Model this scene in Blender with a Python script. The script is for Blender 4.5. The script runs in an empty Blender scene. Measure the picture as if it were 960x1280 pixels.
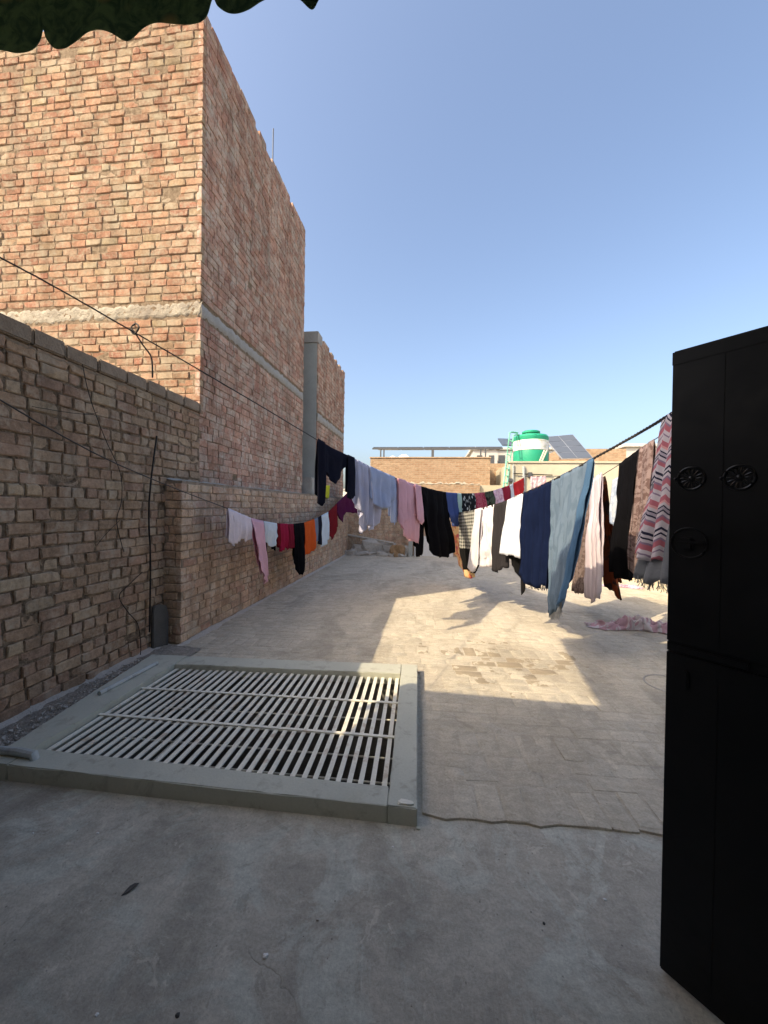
import bpy, bmesh, math, random
import numpy as np
from mathutils import Vector, Matrix, noise as nz

R = math.radians
random.seed(7); rng = np.random.default_rng(7)
scene = bpy.context.scene
col = scene.collection

# ------------------------------------------------------------------ camera
CAM = Vector((0.0, 0.0, 1.5)); FPX = 481.0
YAW, PITCH, ROLL = R(7.1), R(0.8), R(0.92)
fwd = Vector((-math.sin(YAW)*math.cos(PITCH), math.cos(YAW)*math.cos(PITCH), -math.sin(PITCH)))
rgt = Vector((math.cos(YAW), math.sin(YAW), 0)); upv = rgt.cross(fwd)
rgt2 = rgt*math.cos(ROLL)+upv*math.sin(ROLL); upv2 = upv*math.cos(ROLL)-rgt*math.sin(ROLL)
cd = bpy.data.cameras.new('camera'); cam = bpy.data.objects.new('camera', cd); col.objects.link(cam)
M3 = Matrix((rgt2, upv2, -fwd)).transposed()
cam.matrix_world = Matrix.Translation(CAM) @ M3.to_4x4()
cd.sensor_fit = 'HORIZONTAL'; cd.sensor_width = 36; cd.lens = FPX/960*36
cd.clip_start = 0.02; cd.clip_end = 5000
scene.camera = cam
scene.render.resolution_x = 768; scene.render.resolution_y = 1024

# ------------------------------------------------------------------ light
SUN_EL = R(42.8); SAZ = R(50.3)           # light travels towards (+sin,+cos)
SD = Vector((math.sin(SAZ)*math.cos(SUN_EL), math.cos(SAZ)*math.cos(SUN_EL), -math.sin(SUN_EL)))
w = bpy.data.worlds.new('World'); scene.world = w; w.use_nodes = True
nt = w.node_tree
sky = nt.nodes.new('ShaderNodeTexSky'); sky.sky_type = 'NISHITA'; sky.sun_disc = False
sky.sun_elevation = SUN_EL; sky.sun_rotation = SAZ+math.pi
sky.air_density = 1.0; sky.dust_density = 5.6; sky.ozone_density = 1.0; sky.altitude = 150
bg = nt.nodes['Background']; bg.inputs['Strength'].default_value = 0.15
nt.links.new(sky.outputs[0], bg.inputs[0])
sl = bpy.data.lights.new('sun', 'SUN'); sl.energy = 2.75; sl.angle = R(0.45); sl.color = (1.0, 0.82, 0.56)
so = bpy.data.objects.new('sun', sl); col.objects.link(so)
so.rotation_euler = SD.to_track_quat('-Z', 'Y').to_euler(); so.location = (-6, -6, 12)
vs = scene.view_settings; vs.view_transform = 'Standard'; vs.look = 'None'; vs.gamma = 1
vs.exposure = 1.12
scene.render.engine = 'CYCLES'; scene.cycles.max_bounces = 12; scene.cycles.diffuse_bounces = 8

# ------------------------------------------------------------------ pixel helpers (960 x 1280 photo pixels)
def ray(px, py):
    return (rgt2*((px-480)/FPX) + upv2*(-(py-640)/FPX) + fwd)
def on_plane(px, py, p0, n):
    r = ray(px, py); n = Vector(n)
    t = n.dot(Vector(p0)-CAM)/n.dot(r)
    return CAM + r*t
def gnd(px, py, z=0.0): return on_plane(px, py, (0, 0, z), (0, 0, 1))
def atx(px, py, x): return on_plane(px, py, (x, 0, 0), (1, 0, 0))
def aty(px, py, y): return on_plane(px, py, (0, y, 0), (0, 1, 0))
def proj(p):
    d = Vector(p)-CAM; z = d.dot(fwd)
    if z < .02: return None
    return (480+FPX*d.dot(rgt2)/z, 640-FPX*d.dot(upv2)/z)

# ------------------------------------------------------------------ object helpers
def link(name, me, mat=None, parent=None, smooth=False):
    o = bpy.data.objects.new(name, me); col.objects.link(o)
    if mat and not me.materials: me.materials.append(mat)
    if parent: o.parent = parent
    if smooth: me.polygons.foreach_set('use_smooth', [True]*len(me.polygons))
    return o
def empty(name, loc=(0, 0, 0)):
    o = bpy.data.objects.new(name, None); col.objects.link(o); o.location = loc
    o.empty_display_size = .1
    return o
def tag(o, label, cat, group=None):
    o['label'] = label; o['category'] = cat
    if group: o['group'] = group
    return o
def pymesh(name, v, f):
    me = bpy.data.meshes.new(name); me.from_pydata([tuple(a) for a in v], [], f); me.update(); return me
class MB:
    """collects shapes into one mesh"""
    def __init__(s): s.bm = bmesh.new()
    def box(s, lo, hi, bev=0.0, mat=None):
        x0, y0, z0 = lo; x1, y1, z1 = hi
        vs = [s.bm.verts.new(p) for p in ((x0,y0,z0),(x1,y0,z0),(x1,y1,z0),(x0,y1,z0),(x0,y0,z1),(x1,y0,z1),(x1,y1,z1),(x0,y1,z1))]
        fs = [s.bm.faces.new([vs[i] for i in q]) for q in ((3,2,1,0),(4,5,6,7),(0,1,5,4),(1,2,6,5),(2,3,7,6),(3,0,4,7))]
        if bev: bmesh.ops.bevel(s.bm, geom=list({e for f in fs for e in f.edges}), offset=bev, segments=2, affect='EDGES')
        if mat is not None: bmesh.ops.transform(s.bm, matrix=mat, verts=[v for v in s.bm.verts if v.is_valid and not v.tag])
        for v in s.bm.verts: v.tag = True
        return s
    def prism(s, poly, z0, z1, bev=0.0):
        b = [s.bm.verts.new((x, y, z0)) for x, y in poly]; t = [s.bm.verts.new((x, y, z1)) for x, y in poly]
        n = len(poly); fs = [s.bm.faces.new(b[::-1]), s.bm.faces.new(t)]
        for i in range(n): fs.append(s.bm.faces.new((b[i], b[(i+1)%n], t[(i+1)%n], t[i])))
        if bev: bmesh.ops.bevel(s.bm, geom=list({e for f in fs for e in f.edges}), offset=bev, segments=2, affect='EDGES')
        for v in s.bm.verts: v.tag = True
        return s
    def tube(s, pts, r, n=6, caps=True):
        pts = [Vector(p) for p in pts]; rings = []
        for i, p in enumerate(pts):
            t = (pts[min(i+1, len(pts)-1)]-pts[max(i-1, 0)]).normalized()
            a = Vector((0, 0, 1)) if abs(t.z) < .9 else Vector((1, 0, 0))
            u = t.cross(a).normalized(); v = t.cross(u)
            rr = r[i] if isinstance(r, (list, tuple)) else r
            rings.append([s.bm.verts.new(p+(u*math.cos(k*2*math.pi/n)+v*math.sin(k*2*math.pi/n))*rr) for k in range(n)])
        for a, b in zip(rings, rings[1:]):
            for k in range(n): s.bm.faces.new((a[k], a[(k+1)%n], b[(k+1)%n], b[k]))
        if caps: s.bm.faces.new(rings[0][::-1]); s.bm.faces.new(rings[-1])
        for v in s.bm.verts: v.tag = True
        return s
    def lathe(s, prof, n=32, c=(0, 0)):
        rings = [[s.bm.verts.new((c[0]+r*math.cos(k*2*math.pi/n), c[1]+r*math.sin(k*2*math.pi/n), z)) for k in range(n)] for r, z in prof]
        for a, b in zip(rings, rings[1:]):
            for k in range(n): s.bm.faces.new((a[k], a[(k+1)%n], b[(k+1)%n], b[k]))
        s.bm.faces.new(rings[0][::-1]); s.bm.faces.new(rings[-1])
        for v in s.bm.verts: v.tag = True
        return s
    def build(s, name, mat, parent=None, smooth=False):
        bmesh.ops.recalc_face_normals(s.bm, faces=s.bm.faces[:])
        me = bpy.data.meshes.new(name); s.bm.to_mesh(me); s.bm.free()
        return link(name, me, mat, parent, smooth)
def autosmooth(o):
    o.data.polygons.foreach_set('use_smooth', [True]*len(o.data.polygons))
    o.data.set_sharp_from_angle(angle=R(35))

# ------------------------------------------------------------------ material helpers
class NT:
    def __init__(s, name):
        s.m = bpy.data.materials.new(name); s.m.use_nodes = True; s.t = s.m.node_tree
        s.b = s.t.nodes['Principled BSDF']; s.out = s.t.nodes['Material Output']
    def n(s, typ, **k):
        nd = s.t.nodes.new(typ)
        for a, v in k.items():
            if a.startswith('i_'):
                key = a[2:]; key = int(key) if key.isdigit() else key
                if hasattr(v, 'links') or hasattr(v, 'is_linked'): s.t.links.new(v, nd.inputs[key])
                else: nd.inputs[key].default_value = v
            else: setattr(nd, a, v)
        return nd
    def math(s, op, a, b=None, c=None, clamp=False):
        nd = s.t.nodes.new('ShaderNodeMath'); nd.operation = op; nd.use_clamp = clamp
        for i, v in enumerate((a, b, c)):
            if v is None: continue
            if hasattr(v, 'is_linked'): s.t.links.new(v, nd.inputs[i])
            else: nd.inputs[i].default_value = v
        return nd.outputs[0]
    def mix(s, fac, a, b, blend='MIX'):
        nd = s.t.nodes.new('ShaderNodeMix'); nd.data_type = 'RGBA'; nd.blend_type = blend
        for i, v in ((0, fac), (6, a), (7, b)):
            if hasattr(v, 'is_linked'): s.t.links.new(v, nd.inputs[i])
            elif i == 0: nd.inputs[0].default_value = v
            else: nd.inputs[i].default_value = (*v[:3], 1)
        return nd.outputs[2]
    def noise(s, vec, scale, detail=4, rough=.55, dist=0):
        nd = s.n('ShaderNodeTexNoise'); nd.inputs['Scale'].default_value = scale
        nd.inputs['Detail'].default_value = detail; nd.inputs['Roughness'].default_value = rough
        nd.inputs['Distortion'].default_value = dist
        if vec is not None: s.t.links.new(vec, nd.inputs['Vector'])
        return nd.outputs['Fac']
    def ramp(s, fac, stops, interp='LINEAR'):
        nd = s.t.nodes.new('ShaderNodeValToRGB'); cr = nd.color_ramp; cr.interpolation = interp
        while len(cr.elements) < len(stops): cr.elements.new(.5)
        for e, (p, c) in zip(cr.elements, stops):
            e.position = p; e.color = (c, c, c, 1) if not hasattr(c, '__len__') else (*c[:3], 1)
        s.t.links.new(fac, nd.inputs[0]); return nd.outputs[0]
    def sep(s, vec):
        nd = s.t.nodes.new('ShaderNodeSeparateXYZ'); s.t.links.new(vec, nd.inputs[0]); return nd.outputs
    def vmul(s, vec, v):
        nd = s.t.nodes.new('ShaderNodeVectorMath'); nd.operation = 'MULTIPLY'
        s.t.links.new(vec, nd.inputs[0]); nd.inputs[1].default_value = v; return nd.outputs[0]
    def bump(s, h, strength, dist):
        nd = s.n('ShaderNodeBump'); nd.inputs['Strength'].default_value = strength
        nd.inputs['Distance'].default_value = dist; s.t.links.new(h, nd.inputs['Height'])
        s.t.links.new(nd.outputs[0], s.b.inputs['Normal']); return nd
    def pos(s): return s.n('ShaderNodeNewGeometry').outputs['Position']
    def fin(s, colr=None, rough=.9, spec=.25, metal=0):
        if colr is not None:
            if hasattr(colr, 'is_linked'): s.t.links.new(colr, s.b.inputs['Base Color'])
            else: s.b.inputs['Base Color'].default_value = (*colr[:3], 1)
        if hasattr(rough, 'is_linked'): s.t.links.new(rough, s.b.inputs['Roughness'])
        else: s.b.inputs['Roughness'].default_value = rough
        s.b.inputs['Specular IOR Level'].default_value = spec; s.b.inputs['Metallic'].default_value = metal
        return s.m

def brick_mat(name, pal, smear, amt, dark=.25, zs=1.0, var=.22):
    t = NT(name); p = t.pos()
    a = t.n('ShaderNodeAttribute', attribute_name='rnd').outputs['Fac']
    o = t.n('ShaderNodeObjectInfo').outputs['Random']
    r = t.math('FRACT', t.math('ADD', a, o))
    c = t.ramp(r, [(i/(len(pal)-1), q) for i, q in enumerate(pal)])
    r2 = t.math('FRACT', t.math('MULTIPLY', r, 17.3))
    c = t.mix(1, c, t.ramp(r2, [(0, 1-var), (1, 1+var*.7)]), 'MULTIPLY')
    n1 = t.noise(p, 28, 5, .65); c = t.mix(.8, c, t.ramp(n1, [(.3, .62), (.7, 1.25)]), 'MULTIPLY')
    nf = t.noise(p, 160, 3, .6); c = t.mix(.5, c, t.ramp(nf, [(.3, .7), (.72, 1.2)]), 'MULTIPLY')
    # cement smears and lime bloom
    s1 = t.noise(p, 5.5*zs, 5, .62, .4); s2 = t.noise(p, 34, 4, .6)
    sm = t.math('ADD', t.math('MULTIPLY', s1, .72), t.math('MULTIPLY', s2, .38))
    c = t.mix(t.ramp(sm, [(.60-.12*amt, 0), (.74-.1*amt, .85)]), c, smear)
    d1 = t.noise(p, 1.6, 4, .6); c = t.mix(dark, c, t.ramp(d1, [(.35, .5), (.65, 1.15)]), 'MULTIPLY')
    dr = t.noise(t.vmul(p, (2.2, 2.2, .32)), 1.7, 5, .62, .6); c = t.mix(.75, c, t.ramp(dr, [(.34, .62), (.52, 1.0), (.72, 1.14)]), 'MULTIPLY')
    t.bump(t.math('ADD', t.noise(p, 55, 6, .7), t.math('MULTIPLY', s1, .6)), .75, .010)
    return t.fin(c, .95, .15)

def rough_mat(name, c1, c2, scale=6, bump=.5, dist=.006, rough=.93, c3=None, fine=90):
    t = NT(name); p = t.pos()
    n = t.noise(p, scale, 6, .62, .3); c = t.mix(t.ramp(n, [(.32, 0), (.68, 1)]), c1, c2)
    n2 = t.noise(p, scale*.27, 4, .6, .6)
    if c3: c = t.mix(t.ramp(n2, [(.5, 0), (.66, .8)]), c, c3)
    nf = t.noise(p, fine, 4, .65); c = t.mix(.55, c, t.ramp(nf, [(.3, .72), (.7, 1.18)]), 'MULTIPLY')
    t.bump(t.math('ADD', nf, t.math('MULTIPLY', n, 1.2)), bump, dist)
    return t.fin(c, rough, .2)

M = {}
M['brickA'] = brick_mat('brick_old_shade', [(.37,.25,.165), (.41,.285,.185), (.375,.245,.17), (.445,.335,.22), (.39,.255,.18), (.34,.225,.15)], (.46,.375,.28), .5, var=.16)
M['brickB'] = brick_mat('brick_low_wall', [(.54,.365,.25), (.60,.43,.29), (.56,.37,.265), (.64,.48,.325), (.53,.33,.24)], (.62,.53,.42), .5, var=.16)
M['brickT'] = brick_mat('brick_tall', [(.37,.195,.12), (.42,.26,.165), (.33,.155,.10), (.44,.33,.22), (.39,.21,.135), (.40,.31,.19), (.36,.19,.12), (.43,.285,.18)], (.41,.35,.25), .72, .25, var=.2)
M['brickT2'] = brick_mat('brick_tall_side_lifted', [(.48,.27,.19), (.54,.335,.24), (.44,.235,.17), (.56,.39,.29), (.50,.285,.21)], (.56,.49,.40), .72, .35, var=.2)  # tall brick lightened for the shaded faces, with greyer smears
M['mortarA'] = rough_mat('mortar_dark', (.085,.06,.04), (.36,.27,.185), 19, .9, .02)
M['mortarB'] = rough_mat('mortar_low', (.27,.21,.15), (.42,.34,.26), 14, .9, .015)
M['mortarT'] = rough_mat('mortar_tall', (.15,.105,.065), (.34,.26,.175), 20, .9, .015)
M['cement'] = rough_mat('cement_band', (.36,.32,.25), (.50,.45,.36), 9, 1.0, .02, c3=(.28,.24,.19), fine=45)
M['cement_pale'] = rough_mat('cement_render_pale', (.36,.37,.34), (.42,.43,.395), 3, .35, .006)
M['cement_grey'] = rough_mat('cement_grey', (.34,.325,.29), (.43,.41,.37), 5, .6, .01)
M['cement_cap'] = rough_mat('cement_coping', (.25,.19,.135), (.34,.27,.20), 8, .9, .015, fine=60)

def floor_mat(name, c1, c2, c3, crack=1.0, damp=0.0):
    t = NT(name); p = t.pos()
    str_ = t.vmul(p, (1.0, .45, 1.0))
    n = t.noise(str_, 1.5, 6, .62, .8); c = t.mix(t.ramp(n, [(.36, 0), (.64, 1)]), c1, c2)
    n2 = t.noise(p, 2.6, 7, .68, 1.6); c = t.mix(t.ramp(n2, [(.50, 0), (.58, .85)]), c, c3)
    n4 = t.noise(t.vmul(p, (1.3, .7, 1)), 1.15, 5, .6, 1.0); c = t.mix(t.ramp(n4, [(.50, 0), (.62, .5)]), c, [q*.62 for q in c1])
    nf = t.noise(p, 85, 8, .78); c = t.mix(.75, c, t.ramp(nf, [(.28, .60), (.72, 1.28)]), 'MULTIPLY')
    n3 = t.noise(p, 11, 5, .7, .5); c = t.mix(.55, c, t.ramp(n3, [(.3, .72), (.72, 1.16)]), 'MULTIPLY')
    st = t.noise(p, 4.3, 8, .74, 2.2); c = t.mix(t.ramp(st, [(.585, 0), (.60, .34)]), c, [q*.55 for q in c1])
    st2 = t.noise(p, 7.1, 8, .72, 1.1); c = t.mix(t.ramp(st2, [(.61, 0), (.63, .4)]), c, [min(.75, q*1.25) for q in c2])
    tw = t.n('ShaderNodeTexWave', wave_type='RINGS'); tw.inputs['Scale'].default_value = 5; tw.inputs['Distortion'].default_value = 9; tw.inputs['Detail'].default_value = 5; tw.inputs['Detail Scale'].default_value = 2.2; t.t.links.new(p, tw.inputs['Vector'])
    c = t.mix(.22, c, t.ramp(tw.outputs['Fac'], [(.2, .78), (.8, 1.1)]), 'MULTIPLY')
    # dark specks
    sp = t.n('ShaderNodeTexVoronoi'); sp.inputs['Scale'].default_value = 16; t.t.links.new(p, sp.inputs['Vector'])
    c = t.mix(t.ramp(sp.outputs['Distance'], [(.03, .6), (.075, 0)]), c, (.06,.055,.05))
    # scratches: pale streaks
    sc = t.noise(t.vmul(p, (26, 1.6, 1)), 1.7, 3, .6); c = t.mix(t.ramp(sc, [(.70, 0), (.80, .35)]), c, (.44,.42,.40))
    h = t.math('ADD', nf, t.math('MULTIPLY', n3, 1.1))
    if crack:
        wv = t.n('ShaderNodeTexNoise'); wv.inputs['Scale'].default_value = 3; wv.inputs['Detail'].default_value = 5; t.t.links.new(p, wv.inputs['Vector'])
        va = t.n('ShaderNodeVectorMath', operation='MULTIPLY_ADD'); t.t.links.new(wv.outputs['Color'], va.inputs[0])
        va.inputs[1].default_value = (.5, .5, .5); t.t.links.new(p, va.inputs[2])
        vo = t.n('ShaderNodeTexVoronoi', feature='DISTANCE_TO_EDGE'); vo.inputs['Scale'].default_value = .75
        t.t.links.new(va.outputs[0], vo.inputs['Vector'])
        ck = t.ramp(vo.outputs['Distance'], [(0, 1), (.0045, 0)]); ck = t.math('MULTIPLY', ck, t.ramp(t.noise(p, 1.1, 2), [(.48, 0), (.6, 1)]))
        c = t.mix(t.math('MULTIPLY', ck, .6), c, (.07,.065,.06)); h = t.math('SUBTRACT', h, t.math('MULTIPLY', ck, 1.5))
    if damp:
        a = t.n('ShaderNodeAttribute', attribute_name='rnd').outputs['Fac']; o = t.n('ShaderNodeObjectInfo').outputs['Random']
        r = t.math('FRACT', t.math('ADD', a, o))
        c = t.mix(1, c, t.ramp(r, [(0, .92), (1, 1.06)]), 'MULTIPLY')
        x, y, z = t.sep(p)
        # damp patch: world-space ellipse broken up brick by brick
        ex = t.math('MULTIPLY', t.math('SUBTRACT', x, .70), .95); ey = t.math('MULTIPLY', t.math('SUBTRACT', y, 3.85), 1.15)
        d = t.math('SQRT', t.math('ADD', t.math('MULTIPLY', ex, ex), t.math('MULTIPLY', ey, ey)))
        g = t.math('SUBTRACT', .95, d)
        g = t.math('ADD', g, t.math('MULTIPLY', t.math('SUBTRACT', t.noise(p, 7.5, 4, .6), .5), 2.4))
        g = t.math('ADD', g, t.math('MULTIPLY', t.math('SUBTRACT', r, .5), .9))
        c = t.mix(t.ramp(g, [(.66, 0), (.72, .62)]), c, (.20,.15,.09))
    t.bump(h, .6, .007)
    return t.fin(c, t.ramp(n, [(.3, .72), (.7, .92)]), .3)
M['floor'] = floor_mat('floor_concrete', (.42,.385,.315), (.58,.54,.445), (.56,.56,.475))
M['paver'] = floor_mat('paving_brick_worn', (.50,.445,.345), (.57,.51,.40), (.55,.50,.40), crack=0, damp=1)
M['bed'] = floor_mat('paving_joint_cement', (.46,.405,.315), (.53,.47,.37), (.51,.46,.37), crack=0)
M['bedding'] = rough_mat('rough_bedding', (.27,.245,.21), (.40,.365,.315), 22, 1.0, .02, fine=70)
M['fillet'] = rough_mat('wall_foot_mortar', (.48,.44,.39), (.57,.53,.475), 9, .8, .015)

def paint_mat(name, c, wear, amt=.5, rough=.6):
    t = NT(name); p = t.pos()
    n = t.noise(p, 9, 6, .66, .5); k = t.mix(t.ramp(n, [(.62-.1*amt, 0), (.70-.06*amt, .8)]), c, wear)
    k = t.mix(.4, k, t.ramp(t.noise(p, 2.2, 4), [(.3, .82), (.7, 1.12)]), 'MULTIPLY')
    nf = t.noise(p, 80, 4, .6); k = t.mix(.3, k, t.ramp(nf, [(.3, .8), (.7, 1.1)]), 'MULTIPLY')
    t.bump(t.math('ADD', nf, n), .3, .004)
    return t.fin(k, rough, .35)
M['curb'] = paint_mat('curb_paint', (.47,.475,.40), (.34,.325,.27), .75)
M['bar'] = paint_mat('bar_paint', (.74,.72,.62), (.50,.41,.31), .65, .55)
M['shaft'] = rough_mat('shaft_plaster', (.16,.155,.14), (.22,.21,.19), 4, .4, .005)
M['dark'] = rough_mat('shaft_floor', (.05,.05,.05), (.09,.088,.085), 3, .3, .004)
M['pvc'] = paint_mat('pvc_pipe', (.42,.45,.44), (.26,.26,.25), .6, .5)
M['cable'] = NT('black_cable').fin((.012,.011,.011), .6, .3)
M['rope'] = rough_mat('dark_rope', (.025,.022,.022), (.06,.052,.05), 60, .8, .004)
M['wire'] = NT('clothes_wire').fin((.03,.026,.025), .55, .4)
M['plate'] = rough_mat('dark_plate', (.09,.087,.08), (.12,.115,.105), 7, .3, .003, .75)
M['houseplaster'] = rough_mat('house_plaster', (.68,.66,.62), (.74,.72,.68), 3, .3, .004)  # whitened so the unseen house walls bounce more light
M['paleplaster'] = rough_mat('pale_yellow_plaster', (.52,.47,.34), (.60,.55,.42), 2, .3, .01, c3=(.44,.41,.31))
M['greyplaster'] = rough_mat('far_plaster', (.52,.50,.45), (.60,.58,.53), 1.2, .3, .01, c3=(.43,.41,.37))
M['terrain'] = rough_mat('dusty_ground', (.26,.22,.17), (.34,.29,.22), .15, .3, .05)
M['stone'] = rough_mat('rubble_concrete', (.36,.335,.295), (.48,.45,.40), 12, .8, .012)
M['stone2'] = rough_mat('rubble_brown', (.26,.16,.08), (.34,.23,.13), 12, .8, .012)
M['white'] = NT('white_plastic').fin((.75,.75,.73), .5, .4)
M['steel'] = NT('steel_dark').fin((.10,.105,.11), .5, .5, .4)
M['alu'] = NT('alu_frame').fin((.55,.56,.57), .4, .5, .7)
M['greenpaint'] = paint_mat('green_ladder_paint', (.20,.52,.36), (.34,.50,.40), .5, .5)
def farbrick(name):
    t = NT(name); co = t.pos(); x, y, z = t.sep(co)
    cb = t.n('ShaderNodeCombineXYZ'); t.t.links.new(t.math('ADD', x, y), cb.inputs[0]); t.t.links.new(z, cb.inputs[1])
    b = t.n('ShaderNodeTexBrick'); t.t.links.new(cb.outputs[0], b.inputs['Vector'])
    b.inputs['Color1'].default_value = (.36,.225,.135,1); b.inputs['Color2'].default_value = (.45,.31,.20,1); b.inputs['Mortar'].default_value = (.40,.31,.21,1)
    b.inputs['Scale'].default_value = 1; b.inputs['Brick Width'].default_value = .24; b.inputs['Row Height'].default_value = .083; b.inputs['Mortar Size'].default_value = .012
    n = t.noise(co, 9, 5, .7); c = t.mix(.7, b.outputs['Color'], t.ramp(n, [(.3, .68), (.7, 1.25)]), 'MULTIPLY')
    t.bump(t.math('ADD', t.math('MULTIPLY', b.outputs['Fac'], -1.0), n), .8, .02)
    return t.fin(c, .95, .15)
M['farbrick'] = farbrick('far_brickwork')

# ------------------------------------------------------------------ bricks
def brick_variant(L, H, D, seed, rnd=1.0):
    """hand-made brick: flat uneven front, small worn arris, some chipped corners"""
    r = random.Random(seed); nx, ny = 4, 3
    v = []; f = []
    cx = .0055*rnd; jit = .0035*rnd
    tilt = r.uniform(-.02, .02)*rnd; chip = [False]*4
    for _ in range(r.choice((0, 0, 1, 1, 2))): chip[r.randrange(4)] = True
    def chipd(i, j):
        for q, (ci, cj) in enumerate(((0, 0), (nx-1, 0), (nx-1, ny-1), (0, ny-1))):
            if chip[q] and (i, j) == (ci, cj): return r.uniform(.006, .015)*rnd*(1 if L > .15 else .7)
        return 0
    ch = {}
    for j in range(ny):
        for i in range(nx):
            x = -L/2+cx+(L-2*cx)*i/(nx-1); z = -H/2+cx+(H-2*cx)*j/(ny-1)
            c = chipd(i, j); ch[(i, j)] = c; sx = -1 if i == 0 else (1 if i == nx-1 else 0); sz = -1 if j == 0 else (1 if j == ny-1 else 0)
            v.append((x-sx*c*.9+r.uniform(-jit, jit), tilt*z+r.uniform(-.0022, .0022)*rnd+c*.25, z-sz*c*.5+r.uniform(-jit, jit)*.6))
    per = [(i, 0) for i in range(nx)]+[(nx-1, 1)]+[(i, ny-1) for i in range(nx-1, -1, -1)]+[(0, 1)]
    per_idx = [j*nx+i for i, j in per]
    base = len(v)
    for (i, j) in per:
        x = -L/2+L*i/(nx-1); z = -H/2+H*j/(ny-1); c = ch[(i, j)]
        v.append((x-(x/L*2)*c*.6+r.uniform(-jit, jit)*.8, .0055*rnd+c*.9+r.uniform(-.0015, .002), z-(z/H*2)*c*.3+r.uniform(-jit, jit)*.55))
    b2 = len(v)
    for k in range(len(per)):
        a = v[base+k]; v.append((a[0]*.985, D, a[2]*.97))
    for j in range(ny-1):
        for i in range(nx-1): f.append((j*nx+i, j*nx+i+1, (j+1)*nx+i+1, (j+1)*nx+i))
    n = len(per)
    for k in range(n):
        k2 = (k+1) % n
        f.append((per_idx[k2], per_idx[k], base+k, base+k2)); f.append((base+k2, base+k, b2+k, b2+k2))
    return np.array(v), f
VAR = {}
def variants(kind, L, H, D, n, rnd=1.0):
    VAR[kind] = []
    for k in range(n):
        v, f = brick_variant(L, H, D, hash((kind, k)) % 9999 if False else k*31+len(kind)*7, rnd)
        VAR[kind].append((v, f, L))
variants('stretcher', .226, .073, .06, 16, 1.25)
variants('headerbrick', .108, .073, .06, 16, 1.25)
variants('stretchersharp', .228, .076, .06, 14, .8)
variants('headersharp', .110, .076, .06, 14, .8)
def brick_me(kind, k, mat, cache={}):
    key = (kind, k, mat.name)
    if key not in cache:
        v, f, L = VAR[kind][k]; me = pymesh('brick_piece', v, f); me.materials.append(mat)
        me.polygons.foreach_set('use_smooth', [True]*len(f)); me.set_sharp_from_angle(angle=R(24))
        at = me.attributes.new('rnd', 'FLOAT', 'POINT'); at.data.foreach_set('value', [0.0]*len(v))
        cache[key] = me
    return cache[key]
def lay_bricks(specs, parent, name='brick', keep=300, stuffname='brickwork'):
    """specs: (kind, variant, Matrix, mat, size(w,h)) - the largest seen become objects, the rest one part"""
    sc = []
    for i, (kind, k, mt, mat, (bw, bh)) in enumerate(specs):
        q = [proj(mt @ Vector((sx*bw/2, 0, sz*bh/2))) for sx, sz in ((-1, -1), (1, -1), (1, 1), (-1, 1))]
        if any(a is None for a in q): sc.append(0); continue
        ar = abs(sum(q[j][0]*q[(j+1) % 4][1]-q[(j+1) % 4][0]*q[j][1] for j in range(4)))/2
        cx = sum(a[0] for a in q)/4; cy = sum(a[1] for a in q)/4
        sc.append(ar if (0 <= cx <= 960 and 0 <= cy <= 1280) else 0)
    order = np.argsort(-np.array(sc)); top = set(int(i) for i in order[:keep] if sc[i] > 0)
    groups = {}
    for i, (kind, k, mt, mat, sz) in enumerate(specs):
        if i in top:
            o = bpy.data.objects.new(name, brick_me(kind, k, mat)); col.objects.link(o); o.parent = parent; o.matrix_local = mt
        else: groups.setdefault(mat.name, []).append((kind, k, mt, mat))
    for mn, lst in groups.items():
        V = []; F = []; A = []; off = 0
        for kind, k, mt, mat in lst:
            v, f, L = VAR[kind][k]; m = np.array(mt)
            V.append(v @ m[:3, :3].T + m[:3, 3]); F += [tuple(a+off for a in q) for q in f]; off += len(v)
            A += [random.random()]*len(v)
        V = np.concatenate(V); me = pymesh(stuffname, V, F); me.materials.append(lst[0][3])
        me.polygons.foreach_set('use_smooth', [True]*len(F)); me.set_sharp_from_angle(angle=R(24))
        at = me.attributes.new('rnd', 'FLOAT', 'POINT'); at.data.foreach_set('value', A)
        o = link(stuffname, me, None, parent); o['kind'] = 'stuff'
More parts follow.
